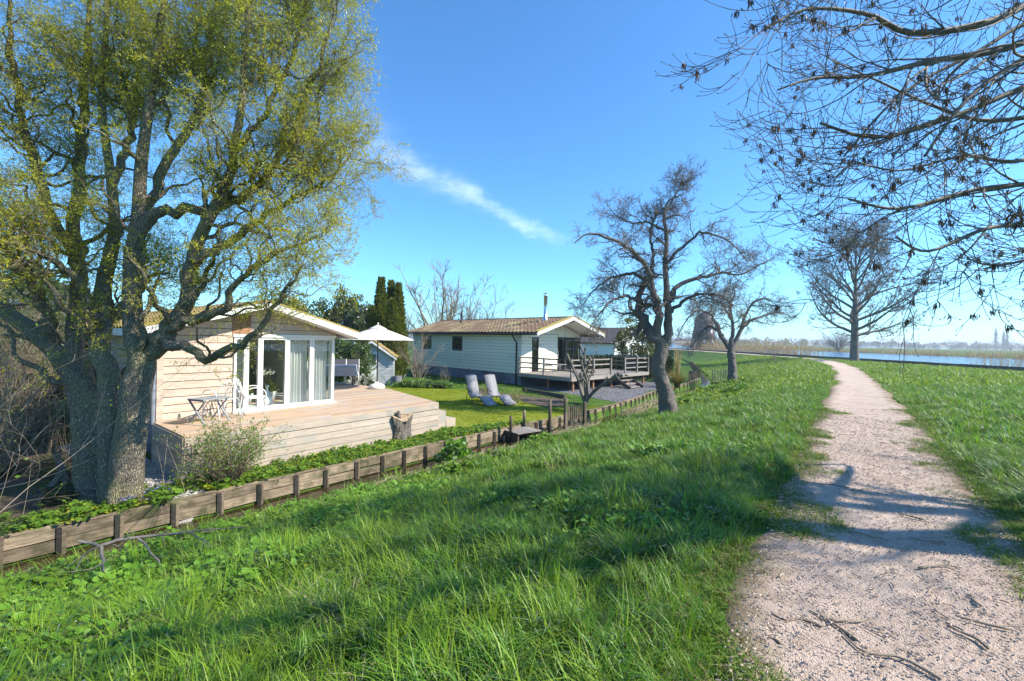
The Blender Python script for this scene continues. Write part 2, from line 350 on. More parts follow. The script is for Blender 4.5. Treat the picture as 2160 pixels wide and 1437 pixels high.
M['shed_board'] = surf('shed_board', (.52, .53, .54), (.44, .45, .47), 3, WX, rough=.7, bump=.15, rand=.06)
M['ceramic'] = surf('ceramic', (.80, .80, .80), (.76, .76, .76), 3, rough=.12, bump=0, rand=0, spec=.5)
M['stone_pot'] = surf('stone_pot', (.32, .32, .33), (.24, .24, .25), 7, rough=.85, bump=.2, rand=0)
M['white_stone'] = surf('white_stone', (.75, .74, .70), (.66, .65, .62), 7, rough=.8, bump=.2, rand=0)
M['rug'] = surf('rug', (.45, .29, .13), (.36, .22, .09), 30, rough=.95, bump=.3, rand=0)
M['cabinet'] = surf('cabinet', (.24, .16, .05), (.18, .12, .035), 3, WZ, rough=.5, bump=.05, rand=0)
M['floor_white'] = surf('floor_white', (.72, .72, .72), (.66, .66, .66), 3, WX, rough=.3, bump=.05, rand=.04)
def barkmat(name, ridge, crack, moss, sc=24., mlo=.48, mhi=.66, zs=.34):
    """furrowed bark: ridges between dark cracks, moss in patches"""
    m, nt, out = new_mat(name); N = nt.nodes.new; L = nt.links.new; tc = N('ShaderNodeTexCoord')
    wz = N('ShaderNodeTexNoise'); wz.inputs['Scale'].default_value = 7; wz.inputs['Detail'].default_value = 5; L(tc.outputs['Object'], wz.inputs['Vector'])
    ad = N('ShaderNodeVectorMath'); ad.operation = 'MULTIPLY_ADD'; L(wz.outputs['Color'], ad.inputs[0]); ad.inputs[1].default_value = (.12, .12, .12); L(tc.outputs['Object'], ad.inputs[2])
    mp = N('ShaderNodeMapping'); mp.inputs['Scale'].default_value = (1, 1, zs); L(ad.outputs[0], mp.inputs[0])
    vo = N('ShaderNodeTexVoronoi'); vo.feature = 'DISTANCE_TO_EDGE'; vo.inputs['Scale'].default_value = sc; L(mp.outputs[0], vo.inputs['Vector'])
    nz = N('ShaderNodeTexNoise'); nz.inputs['Scale'].default_value = 45; nz.inputs['Detail'].default_value = 7; L(mp.outputs[0], nz.inputs['Vector'])
    h = N('ShaderNodeMapRange'); h.inputs[1].default_value = -.03; h.inputs[2].default_value = .20; L(vo.outputs['Distance'], h.inputs[0])
    hm = N('ShaderNodeMath'); hm.operation = 'MULTIPLY'; L(h.outputs[0], hm.inputs[0]); nr = N('ShaderNodeMapRange'); nr.inputs[1].default_value = .3; nr.inputs[2].default_value = .7; nr.inputs[3].default_value = .35; nr.inputs[4].default_value = 1.1; L(nz.outputs[0], nr.inputs[0]); L(nr.outputs[0], hm.inputs[1])
    c = N('ShaderNodeMix'); c.data_type = 'RGBA'; c.inputs['A'].default_value = c4(crack); c.inputs['B'].default_value = c4(ridge); L(hm.outputs[0], c.inputs['Factor'])
    n3 = N('ShaderNodeTexNoise'); n3.inputs['Scale'].default_value = 2.4; n3.inputs['Detail'].default_value = 8; L(tc.outputs['Object'], n3.inputs['Vector'])
    m3 = N('ShaderNodeMapRange'); m3.inputs[1].default_value = mlo; m3.inputs[2].default_value = mhi; m3.inputs[4].default_value = .8; L(n3.outputs[0], m3.inputs[0])
    mm = N('ShaderNodeMath'); mm.operation = 'MULTIPLY'; L(m3.outputs[0], mm.inputs[0]); L(hm.outputs[0], mm.inputs[1])
    x = N('ShaderNodeMix'); x.data_type = 'RGBA'; L(c.outputs['Result'], x.inputs['A']); x.inputs['B'].default_value = c4(moss); L(mm.outputs[0], x.inputs['Factor'])
    b = N('ShaderNodeBsdfPrincipled'); L(x.outputs['Result'], b.inputs['Base Color']); b.inputs['Roughness'].default_value = .92; b.inputs['Specular IOR Level'].default_value = .15
    bp = N('ShaderNodeBump'); bp.inputs['Strength'].default_value = 1; bp.inputs['Distance'].default_value = .03; L(hm.outputs[0], bp.inputs['Height']); L(bp.outputs[0], b.inputs['Normal']); L(b.outputs[0], out.inputs[0]); return m
M['bark'] = barkmat('bark', (.42, .36, .265), (.12, .10, .072), (.37, .36, .13), 46., .46, .66, .26)
M['bark_apple'] = barkmat('bark_apple', (.38, .34, .295), (.11, .096, .082), (.27, .27, .15), 38., .55, .72, .4)
M['bark_grey'] = surf('bark_grey', (.21, .195, .165), (.12, .11, .095), 5, (1, 1, .3), rough=.9, bump=.7, bscale=12, rand=.05, bdist=.03)
M['twig_willow'] = surf('twig_willow', (.23, .20, .09), (.14, .115, .06), 3, rough=.7, bump=0, rand=.05)
M['twig_apple'] = surf('twig_apple', (.25, .21, .185), (.15, .125, .11), 3, rough=.75, bump=0, rand=.05)
M['twig_ash'] = surf('twig_ash', (.20, .17, .135), (.12, .10, .08), 3, rough=.7, bump=0, rand=.05)
M['twig_tan'] = surf('twig_tan', (.30, .235, .165), (.19, .15, .105), 3, rough=.75, bump=0, rand=.1)
M['twig_far'] = surf('twig_far', (.21, .17, .145), (.15, .12, .10), 3, rough=.8, bump=0, rand=.05)
M['stalk'] = surf('stalk', (.42, .35, .24), (.30, .24, .155), 3, rough=.8, bump=0, rand=.15)
M['cut_wood'] = surf('cut_wood', (.40, .30, .19), (.29, .21, .13), 9, rough=.9, bump=.4, rand=.1)
M['keys'] = leafmat('keys', (.085, .055, .04), (.13, .085, .055), .2, .02)
M['lf_willow'] = leafmat('lf_willow', (.36, .41, .02), (.54, .52, .045), .48, .02, tint=(1.4, 1.35, .5))
M['lf_apple'] = leafmat('lf_apple', (.30, .22, .16), (.22, .20, .10), .3, .03)
M['lf_dark'] = leafmat('lf_dark', (.022, .045, .012), (.055, .085, .018), .2, .12)
M['lf_mid'] = leafmat('lf_mid', (.05, .10, .015), (.10, .16, .025), .3, .1)
M['lf_olive'] = leafmat('lf_olive', (.08, .10, .02), (.15, .16, .03), .3, .06)
M['lf_thuja'] = leafmat('lf_thuja', (.085, .12, .015), (.21, .22, .035), .3, .03)
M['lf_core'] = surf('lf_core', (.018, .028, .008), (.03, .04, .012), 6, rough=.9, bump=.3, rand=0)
M['lf_fresh'] = leafmat('lf_fresh', (.09, .20, .015), (.18, .30, .03), .4, .1)
M['lf_yellow'] = leafmat('lf_yellow', (.24, .28, .03), (.36, .36, .05), .4, .08)
M['grass'] = leafmat('grass', (.14, .26, .012), (.25, .37, .022), .40, .16, c3=(.26, .25, .09), f3=.05)
M['grass_lush'] = leafmat('grass_lush', (.09, .23, .012), (.175, .345, .022), .40, .20)
M['grass_short'] = leafmat('grass_short', (.09, .19, .018), (.15, .25, .028), .35, .06, c3=(.30, .27, .11), f3=.12)
M['grass_dry'] = leafmat('grass_dry', (.20, .21, .06), (.34, .28, .13), .3, .04)
M['lawn'] = leafmat('lawn', (.24, .30, .02), (.34, .37, .035), .35, .05)
M['clover'] = leafmat('clover', (.10, .25, .02), (.19, .35, .035), .35, .14)
M['reed'] = leafmat('reed', (.36, .27, .16), (.47, .36, .22), .3, .02)
M['straw'] = leafmat('straw', (.40, .33, .21), (.52, .44, .29), .25, .03)
M['pampas'] = leafmat('pampas', (.20, .19, .06), (.32, .27, .10), .3, .04)
M['flower_y'] = leafmat('flower_y', (.75, .55, .02), (.80, .62, .03), .3, 0)
M['flower_b'] = leafmat('flower_b', (.16, .17, .45), (.22, .22, .55), .3, 0)
M['flower_w'] = leafmat('flower_w', (.75, .75, .72), (.7, .7, .66), .3, 0)
M['soil'] = surf('soil', (.13, .095, .065), (.075, .055, .04), 12, rough=.95, bump=.6, rand=0)
M['pebble'] = surf('pebble', (.55, .52, .48), (.36, .34, .32), 2, rough=.8, bump=.1, rand=.35)
M['pebble_grey'] = surf('pebble_grey', (.22, .215, .22), (.14, .14, .145), 2, rough=.85, bump=.1, rand=.35)
M['grit'] = surf('grit', (.46, .365, .29), (.34, .27, .215), 3, rough=.9, bump=.1, rand=.3)
M['mulch'] = surf('mulch', (.40, .31, .225), (.26, .195, .14), 3, WX, rough=.9, bump=.2, rand=.35)
M['brick_mill'] = surf('brick_mill', (.10, .075, .06), (.065, .05, .042), 1.5, rough=.9, bump=.2, rand=0)

# ------------------------------------------------------------------ terrain
DO = np.array([-5.98, 6.12]); D1 = np.array([.634, .7733]); DN = np.array([.7733, -.634])      # ditch frame: along, towards the dike
_dp = np.array([(-6.43, 5.58), (-5.98, 6.12), (-5.07, 7.14), (-4.23, 8.16), (-2.48, 10.3), (-.39, 12.87), (1.3, 14.71), (2.77, 16.42), (3.95, 17.9), (5.6, 20.3), (7.92, 24.0), (11.2, 28.32), (14.4, 33.5), (22.9, 57.2), (34, 95)])
_ct = (_dp-DO) @ D1; _cs = (_dp-DO) @ DN
def cline(t):
    return np.where(t < _ct[0], _cs[0], np.where(t > _ct[-1], _cs[-1]+(t-_ct[-1])*(_cs[-1]-_cs[-2])/(_ct[-1]-_ct[-2]), np.interp(t, _ct, _cs)))
def ts2xy(t, s):
    t = np.asarray(t, float); s = np.asarray(s, float); c = cline(t)+s
    return DO[0]+t*D1[0]+c*DN[0], DO[1]+t*D1[1]+c*DN[1]
def xy2ts(x, y):
    t = (x-DO[0])*D1[0]+(y-DO[1])*D1[1]; return t, (x-DO[0])*DN[0]+(y-DO[1])*DN[1]-cline(t)
_pl = np.array([(-10, -11.6), (-5, -5.6), (-.9, -.5), (1.14, 2.16), (1.7, 2.93), (2.55, 4.11), (3.72, 5.63), (7.15, 10.1), (16.02, 21.55), (24.2, 33.2), (30.6, 44.0), (33.8, 51), (35.8, 62), (37, 85), (37.5, 150), (38, 400)])
_pr = np.array([(-8.4, -11.8), (-3.3, -5.6), (.95, -.5), (2.99, 2.2), (3.63, 2.99), (4.52, 4.2), (5.78, 5.75), (9.37, 10.34), (18.1, 22.1), (26.4, 33.9), (32.6, 44.0), (35.7, 50.5), (37.7, 62), (38.9, 85), (39.4, 150), (39.9, 400)])
_plt = (_pl-DO) @ D1; _pls = (_pl-DO) @ DN; _prt = (_pr-DO) @ D1; _prs = (_pr-DO) @ DN
def path_lr(t): return np.interp(t, _plt, _pls)-cline(t), np.interp(t, _prt, _prs)-cline(t)
def vnoise(x, y, seed=0):
    """smooth value noise"""
    xi = np.floor(x).astype(np.int64); yi = np.floor(y).astype(np.int64); fx = x-xi; fy = y-yi; fx = fx*fx*(3-2*fx); fy = fy*fy*(3-2*fy)
    def h(a, b):
        n = (a*374761393+b*668265263+seed*1442695) & 0xffffffff; n = ((n ^ (n >> 13))*1274126177) & 0xffffffff; return ((n ^ (n >> 16)) & 0xffff)/65535.0
    return (h(xi, yi)*(1-fx)+h(xi+1, yi)*fx)*(1-fy)+(h(xi, yi+1)*(1-fx)+h(xi+1, yi+1)*fx)*fy
def sstep(a, b, x): f = np.clip((x-a)/(b-a), 0, 1); return f*f*(3-2*f)
GZ = -1.0; DITCH_W = .95
def height(x, y):
    x = np.asarray(x, float); y = np.asarray(y, float); t, s = xy2ts(x, y); sl, sr = path_lr(t)
    sl = np.maximum(sl, 1.6)
    f = np.clip((s-1.1)/np.maximum(sl-.1-1.1, .3), 0, 1)
    prof = .45*f+.55*(f*f*(3-2*f))
    near = np.clip(1-np.hypot(x, y)/60, 0, 1)
    nz = (vnoise(x*1.1, y*1.1, 3)-.5)*.10+(vnoise(x*3.3, y*3.3, 4)-.5)*.05
    z = -1.24+1.24*prof+nz*(.4+1.2*np.sin(np.pi*np.clip(f, 0, 1)))*near
    bed = -1.62+sstep(DITCH_W-.05, 1.15, s)*.40
    z = np.where(s < 1.15, np.minimum(z, bed), z)
    # past the path: gently down to the river bank at X = 42, river bed, far bank
    r = np.clip((s-sr)/np.maximum(10, 1), 0, 1); zr = .0+nz*1.2*near*np.clip((s-sr)/.6, 0, 1)-.28*sstep(30, 42, x)
    onp = (s > sl+.03) & (s < sr-.03)
    z = np.where(s >= sr-.03, zr, np.where(onp, -.045, z))
    z = np.where(s < -1e-5, GZ+(vnoise(x*.6, y*.6, 5)-.5)*.05*(s < -.4), z)
    riv = sstep(41.6, 42.4, x)*(1-sstep(111, 114, x))
    zz = np.where(x > 42, -.25-.35*sstep(111, 140, x), z)
    zz = np.where(riv > 0, np.minimum(zz, -.28-1.5*riv), zz)
    return zz
def hz(x, y): return float(height(np.array([x]), np.array([y]))[0])
def axis(segs):
    out = []
    for a, b, st in segs: out.append(np.arange(a, b, st))
    return np.concatenate(out+[[segs[-1][1]]])
tt = axis([(-2500, -200, 200), (-200, -20, 6), (-20, -4, .5), (-4, 22, .14), (22, 50, .4), (50, 140, 2), (140, 600, 20), (600, 3500, 200)])
ss = axis([(-2500, -200, 200), (-200, -30, 8), (-30, -10, 1.0), (-10, -.3, .3)])
ss = np.concatenate([ss[:-1], [-.25, -.1, -.012, 0.0], np.arange(.14, 12, .14), np.arange(12, 30, .4), np.arange(30, 120, 1.5), np.arange(120, 400, 15), np.arange(400, 3200, 200)])
TT, SS = np.meshgrid(tt, ss, indexing='ij'); GX, GY = ts2xy(TT, SS); GH = height(GX, GY)
GH = np.where(SS <= -.01, np.where(GX > 41, GH, np.maximum(GH, GZ-.03)), GH)
nt_, ns_ = TT.shape; ii, jj = np.meshgrid(np.arange(nt_-1), np.arange(ns_-1), indexing='ij')
Qg = np.stack([ii*ns_+jj, (ii+1)*ns_+jj, (ii+1)*ns_+jj+1, ii*ns_+jj+1], -1).reshape(-1, 4)[:, ::-1]
def groundmat():
    m, nt, out = new_mat('ground'); N = nt.nodes.new; L = nt.links.new
    tc = N('ShaderNodeTexCoord')
    def noise(sc, det=5):
        n = N('ShaderNodeTexNoise'); n.inputs['Scale'].default_value = sc; n.inputs['Detail'].default_value = det; L(tc.outputs['Object'], n.inputs['Vector']); return n.outputs[0]
    def mix(a, b, f):
        x = N('ShaderNodeMix'); x.data_type = 'RGBA'
        for k, v in (('A', a), ('B', b)):
            if isinstance(v, tuple): x.inputs[k].default_value = c4(v)
            else: L(v, x.inputs[k])
        L(f, x.inputs['Factor']); return x.outputs['Result']
    def rngf(v, a, b):
        r = N('ShaderNodeMapRange'); r.inputs[1].default_value = a; r.inputs[2].default_value = b; L(v, r.inputs[0]); return r.outputs[0]
    g = mix((.035, .085, .012), (.085, .15, .02), rngf(noise(1.6), .35, .65))
    g = mix(g, (.10, .085, .045), rngf(noise(3.3, 7), .60, .74))
    b = N('ShaderNodeBsdfPrincipled'); L(g, b.inputs['Base Color']); b.inputs['Roughness'].default_value = .95; b.inputs['Specular IOR Level'].default_value = .1
    bp = N('ShaderNodeBump'); bp.inputs['Strength'].default_value = .7; bp.inputs['Distance'].default_value = .04; L(noise(30, 6), bp.inputs['Height']); L(bp.outputs[0], b.inputs['Normal'])
    L(b.outputs[0], out.inputs[0]); return m
M['ground'] = groundmat()
ground = mobj('ground', mesh_np('ground', np.stack([GX, GY, GH], -1).reshape(-1, 3), Qg, None, M['ground'], True)); tag(ground, kind='structure')

# path: a strip with worn, ragged edges
pt = axis([(-14, -3, .5), (-3, 24, .10), (24, 60, .4), (60, 420, 8)])
sl_, sr_ = path_lr(pt)
rag = lambda t, k: (vnoise(t*.8, t*0+k, 21)-.5)*.26+(vnoise(t*4.1, t*0+k, 22)-.5)*.05
sl_ = sl_+rag(pt, 1)-.20; sr_ = sr_+rag(pt, 7)+.20
uu = np.linspace(0, 1, 26); PS = sl_[:, None]+(sr_-sl_)[:, None]*uu[None]; PT = np.repeat(pt[:, None], 26, 1); PX, PY = ts2xy(PT, PS)
PZ = .004+(vnoise(PX*1.6, PY*1.6, 31)-.5)*.022+(vnoise(PX*7, PY*7, 32)-.5)*.008+.025*((uu-.5)/.5)[None]**2
PZ[:, 0] -= .10; PZ[:, -1] -= .10; PZ[:, 1] -= .035; PZ[:, -2] -= .035; PZ[:, 2] -= .012; PZ[:, -3] -= .012
i2, j2_ = np.meshgrid(np.arange(len(pt)-1), np.arange(25), indexing='ij'); Qp = np.stack([i2*26+j2_, (i2+1)*26+j2_, (i2+1)*26+j2_+1, i2*26+j2_+1], -1).reshape(-1, 4)[:, ::-1]
def pathmat():
    m = surf('path', (.62, .495, .40), (.50, .39, .31), 1.7, rough=.95, bump=1.0, bscale=130, rand=0, spec=.1, c3=(.32, .245, .185), s3=9, lo3=.52, hi3=.80, bdist=.02, detail=9)
    nt = m.node_tree; N = nt.nodes.new; L = nt.links.new; b = [n for n in nt.nodes if n.type == 'BSDF_PRINCIPLED'][0]; src = b.inputs['Base Color'].links[0].from_socket
    at = N('ShaderNodeAttribute'); at.attribute_name = 'edge'; tc = N('ShaderNodeTexCoord'); nz = N('ShaderNodeTexNoise'); nz.inputs['Scale'].default_value = 4; nz.inputs['Detail'].default_value = 7; L(tc.outputs['Object'], nz.inputs['Vector'])
    ad = N('ShaderNodeMath'); ad.operation = 'MULTIPLY_ADD'; L(nz.outputs[0], ad.inputs[0]); ad.inputs[1].default_value = -.34; L(at.outputs['Fac'], ad.inputs[2])
    mr = N('ShaderNodeMapRange'); mr.inputs[1].default_value = -.12; mr.inputs[2].default_value = .05; mr.inputs[3].default_value = 1; mr.inputs[4].default_value = 0; L(ad.outputs[0], mr.inputs[0])
    mx = N('ShaderNodeMix'); mx.data_type = 'RGBA'; L(src, mx.inputs['A']); mx.inputs['B'].default_value = (.24, .185, .115, 1); L(mr.outputs[0], mx.inputs['Factor']); L(mx.outputs['Result'], b.inputs['Base Color'])
    vo = N('ShaderNodeTexVoronoi'); vo.inputs['Scale'].default_value = 55; L(tc.outputs['Object'], vo.inputs['Vector']); bp = [n for n in nt.nodes if n.type == 'BUMP'][0]
    b2 = N('ShaderNodeBump'); b2.inputs['Strength'].default_value = .6; b2.inputs['Distance'].default_value = .01; b2.invert = True; L(vo.outputs['Distance'], b2.inputs['Height']); L(bp.outputs[0], b2.inputs['Normal']); L(b2.outputs[0], b.inputs['Normal'])
    return m
M['path'] = pathmat()
pme = mesh_np('path', np.stack([PX, PY, PZ], -1).reshape(-1, 3), Qp, None, M['path'], True)
at_ = pme.attributes.new('edge', 'FLOAT', 'POINT'); at_.data.foreach_set('value', np.repeat(np.minimum(uu, 1-uu)[None], len(pt), 0).ravel().astype(np.float32))
pth = mobj('path', pme); tag(pth, kind='structure')

# water: the ditch and the river
M['ditch_water'] = watermat('ditch_water', (.035, .026, .012), .08, 3, (1, 1, 1), .04)
M['river_water'] = watermat('river_water', (.06, .13, .21), 1.0, 1.6, (1, .5, 1), .12)
dt = np.arange(-6, 60, .5); X0, Y0 = ts2xy(dt, dt*0-.01); X1, Y1 = ts2xy(dt, dt*0+DITCH_W+.25); n = len(dt)
V = np.concatenate([np.stack([X0, Y0, X0*0-1.36], -1), np.stack([X1, Y1, X1*0-1.36], -1)]); k = np.arange(n-1)
tag(mobj('ditch_water', mesh_np('ditch_water', V, np.stack([k, n+k, n+k+1, k+1], -1), None, M['ditch_water'], False)), kind='structure')
tag(mobj('river', mesh_np('river', [(41.7, -300, -.62), (115, -300, -.62), (115, 2500, -.62), (41.7, 2500, -.62)], [[0, 1, 2, 3]], None, M['river_water'], False)), kind='structure')

# ------------------------------------------------------------------ grass and other ground cover: point clouds carrying small tuft meshes
def tuft(name, nb, h, w, spread, lean, mat, seg=3, hvar=.5):
    V = []; Q = []; b = 0
    for i in range(nb):
        a = rng.uniform(0, 6.283); r = spread*math.sqrt(rng.uniform()); px, py = r*math.cos(a), r*math.sin(a); ha = rng.uniform(0, 6.283)
        L = h*rng.uniform(1-hvar, 1+hvar*.6); ln = lean*rng.uniform(.2, 1.4); dx, dy = math.cos(ha), math.sin(ha); sx, sy = -dy, dx; ww = w*rng.uniform(.7, 1.3)/2
        for k in range(seg+1):
            f = k/seg; o = ln*L*f*f; z = L*f*(1-.35*ln*f*f); wk = ww*(1-f**1.6)+.0004
            V += [(px+dx*o+sx*wk, py+dy*o+sy*wk, z-.01), (px+dx*o-sx*wk, py+dy*o-sy*wk, z-.01)]
            if k: Q.append([b+2*k-2, b+2*k-1, b+2*k+1, b+2*k])
        b += 2*(seg+1)
    return mesh_np(name, V, Q, None, mat, True)
def broadleaf(name, nl, size, spread, h, mat):
    """rosette of lobed round leaves on short stalks"""
    V = []; T = []; b = 0
    for i in range(nl):
        a = rng.uniform(0, 6.283); r = spread*math.sqrt(rng.uniform()); c = np.array([r*math.cos(a), r*math.sin(a), h*rng.uniform(.35, 1)])
        nrm = unit(np.array([rng.normal(0, .45), rng.normal(0, .45), 1.0])); e1 = perp(nrm); e2 = np.cross(nrm, e1); sz = size*rng.uniform(.6, 1.25); ro = rng.uniform(0, 6.28)
        ring = []
        for q in range(9):
            th = ro+q*6.283/9; rr = sz*(.62+.38*abs(math.cos(1.5*(th-ro))))
            ring.append(c+rr*(math.cos(th)*e1+math.sin(th)*e2)+nrm*rng.normal(0, .08)*sz)
        V += [c-nrm*sz*.12]+ring; T += [[b, b+1+q, b+1+(q+1) % 9] for q in range(9)]; b += 10
    return mesh_np(name, V, None, T, mat, True)
SRC = bpy.data.collections.new('tuft_sources')
_srcsets = {}
def srcset(key, meshes):
    c = bpy.data.collections.new('src_'+key)
    for i, me in enumerate(meshes):
        o = bpy.data.objects.new('%s_%02d' % (key, i), me); c.objects.link(o)
    _srcsets[key] = c; return c
def scatter(name, key, P, scl, rot=None, parent=None, kind='stuff', label=None, cat=None, idx=None):
    P = np.asarray(P, np.float32); n = len(P); me = bpy.data.meshes.new(name); me.vertices.add(n); me.vertices.foreach_set('co', P.ravel())
    a = me.attributes.new('scl', 'FLOAT', 'POINT'); a.data.foreach_set('value', np.asarray(scl, np.float32))
    if rot is None: rot = np.stack([rng.normal(0, .12, n), rng.normal(0, .12, n), rng.uniform(0, 6.283, n)], -1)
    a = me.attributes.new('rot', 'FLOAT_VECTOR', 'POINT'); a.data.foreach_set('vector', np.asarray(rot, np.float32).ravel())
    if idx is None: idx = rng.integers(0, 10000, n)
    a = me.attributes.new('idx', 'INT', 'POINT'); a.data.foreach_set('value', np.asarray(idx, np.int32))
    o = bpy.data.objects.new(name, me); link(o, parent)
    if kind: o['kind'] = kind
    if parent is None: tag(o, label, cat)
    ng = bpy.data.node_groups.new('scatter_'+name, 'GeometryNodeTree'); ng.interface.new_socket('Geometry', in_out='INPUT', socket_type='NodeSocketGeometry'); ng.interface.new_socket('Geometry', in_out='OUTPUT', socket_type='NodeSocketGeometry')
    N = ng.nodes.new; L = ng.links.new
    gi = N('NodeGroupInput'); go = N('NodeGroupOutput'); ip = N('GeometryNodeInstanceOnPoints'); ci = N('GeometryNodeCollectionInfo')
    ci.inputs['Collection'].default_value = _srcsets[key]; ci.inputs['Separate Children'].default_value = True; ci.inputs['Reset Children'].default_value = True
    def attr(nm, ty):
        q = N('GeometryNodeInputNamedAttribute'); q.data_type = ty; q.inputs['Name'].default_value = nm; return q.outputs['Attribute']
    L(gi.outputs[0], ip.inputs['Points']); L(ci.outputs[0], ip.inputs['Instance']); ip.inputs['Pick Instance'].default_value = True
    L(attr('idx', 'INT'), ip.inputs['Instance Index']); L(attr('scl', 'FLOAT'), ip.inputs['Scale'])
    er = N('FunctionNodeEulerToRotation'); L(attr('rot', 'FLOAT_VECTOR'), er.inputs[0]); L(er.outputs[0], ip.inputs['Rotation'])
    L(ip.outputs[0], go.inputs[0])
    md = o.modifiers.new('scatter', 'NODES'); md.node_group = ng
    return o
srcset('lush', [tuft('lush', 26, .17, .0065, .055, .75, M['grass_lush']) for _ in range(4)]+[tuft('lush', 22, .23, .007, .06, .95, M['grass']) for _ in range(2)]+[tuft('lush', 26, .13, .006, .06, .6, M['grass']) for _ in range(3)])
srcset('tall', [tuft('tall', 20, .30, .009, .05, 1.1, M['grass_lush'], 5) for _ in range(3)]+[tuft('tall', 16, .34, .008, .05, 1.3, M['grass'], 5) for _ in range(2)])
srcset('dead', [tuft('dead', 34, .16, .004, .10, 2.2, M['straw'], 3) for _ in range(3)])
srcset('mid', [tuft('mid', 24, .15, .012, .11, .7, M['grass_lush'], 2) for _ in range(3)]+[tuft('mid', 24, .12, .011, .11, .7, M['grass'], 2) for _ in range(4)])
srcset('far', [tuft('far', 22, .14, .03, .24, .7, M['grass'], 2) for _ in range(4)])
srcset('short', [tuft('short', 22, .055, .0055, .06, .9, M['grass_short'], 2) for _ in range(4)])
srcset('dry', [tuft('dry', 20, .09, .005, .06, 1.3, M['grass_dry'], 2) for _ in range(3)])
srcset('lawn', [tuft('lawn', 26, .045, .010, .12, .7, M['lawn'], 2) for _ in range(4)])
srcset('clover', [broadleaf('clover', 20, .026, .12, .15, M['clover']) for _ in range(4)])
srcset('weed', [broadleaf('weed', 18, .045, .13, .16, M['lf_fresh']) for _ in range(3)]+[broadleaf('weed', 14, .03, .12, .10, M['lawn']) for _ in range(2)]+[tuft('weed', 16, .14, .010, .08, .7, M['grass_short'], 2) for _ in range(2)])
srcset('ivy', [broadleaf('ivy', 22, .05, .20, .22, M['lf_dark']) for _ in range(2)]+[broadleaf('ivy', 18, .045, .18, .2, M['lf_mid']) for _ in range(2)])
def in_view(x, y, m=1.42): return (y > .7) & (np.abs(x) < y*m+1.0)
def sample_xy(x0, x1, y0, y1, dens, d0, d1):
    n = int((x1-x0)*(y1-y0)*dens); x = rng.uniform(x0, x1, n); y = rng.uniform(y0, y1, n); r = y; k = (r >= d0) & (r < d1) & in_view(x, y); return x[k], y[k]
def dike_mask(x, y, marg=.0):
    t, s = xy2ts(x, y); sl, sr = path_lr(t); w = (vnoise(t*.8, t*0+1, 21)-.5)*.26+(vnoise(t*4.1, t*0+1, 22)-.5)*.05; w2 = (vnoise(t*.8, t*0+7, 21)-.5)*.26+(vnoise(t*4.1, t*0+7, 22)-.5)*.05
    left = (s > 1.15) & (s < sl+w+marg); right = (s > sr+w2-marg) & (x < 41.7)
    edge = np.where(s < (sl+sr)/2, sl+w-s, s-sr-w2)
    return left | right, edge, s, left
def grass_layer(name, key, box, dens, d0, d1, scl, seed_thr=None, edge_min=.0, edge_max=99, label=None, emin=.4):
    x, y = sample_xy(*box, dens, d0, d1); ok, edge, s, left = dike_mask(x, y, max(.10, -edge_min))
    ok &= (edge > edge_min+rng.normal(0, .06, len(x))) & (edge < edge_max+rng.normal(0, .15, len(x)))
    if seed_thr is not None: ok &= seed_thr(x, y, s, edge)
    x, y, edge = x[ok], y[ok], edge[ok]; z = height(x, y); z = np.where(edge < .02, np.maximum(z, -.004), z)
    sc = scl*rng.uniform(.6, 1.3, len(x))*(.42+.75*vnoise(x*1.7, y*1.7, 41)+.5*vnoise(x*4.3, y*4.3, 42))*np.clip(.45+edge*.9, emin, 1.0)
    return scatter(name, key, np.stack([x, y, z], -1), sc, label=label, cat='grass')
patchy = lambda x, y, s, e: (vnoise(x*2.6, y*2.6, 51)*.6+vnoise(x*.9, y*.9, 52)*.5 > .30+rng.uniform(-.12, .12, len(x)))
leafy = lambda x, y, s, e: (vnoise(x*1.2, y*1.2, 61)+(np.clip(2.6-s, -2, 2))*.12+np.clip(-x, 0, 4)*.09 > .56+rng.uniform(-.08, .08, len(x)))
grass_layer('grass', 'lush', (-9, 9, .8, 7.2), 250, .8, 7.0, 1.0, patchy, .30, label='lush green grass on the near slope beside the gravel path')
grass_layer('grass', 'mid', (-8, 26, 6.6, 18), 75, 6.8, 18, 1.15, patchy, .12, label='green grass along the middle of the dike slope')
grass_layer('grass', 'far', (0, 42, 17, 62), 16, 17.5, 62, 1.15, None, .1, label='green grass on the dike towards the river')
edgy = lambda x, y, s, e: (e > .35) | (vnoise(x*2.3, y*2.3, 57)*.7+vnoise(x*6, y*6, 58)*.3+e*.9 > .46+rng.uniform(-.1, .1, len(x)))
grass_layer('grass', 'short', (-3, 12, .8, 12), 420, .8, 12, 1.25, edgy, -.5, 1.1, emin=.85, label='short trodden grass on the edges of the path')
grass_layer('dry_grass', 'dry', (-6, 12, .8, 12), 90, .8, 12, 1.0, edgy, -.4, .7, emin=.8, label='dry yellowish grass on the worn path edges')
grass_layer('tall_grass', 'tall', (-9, 8, .8, 9), 6, .8, 9, .8, patchy, .9, label='taller coarse grass clumps in the near slope')
grass_layer('dead_grass', 'dead', (-9, 8, .8, 9), 5, .8, 9, 1.0, lambda x, y, s, e: vnoise(x*1.4, y*1.4, 66) > .62, .5, label='flattened dead grass patches in the near slope')
grass_layer('ground_herbs', 'clover', (-9, 5, .8, 8), 140, .8, 8, .85, leafy, .7, label='round leaved herbs growing in the shaded grass by the ditch')
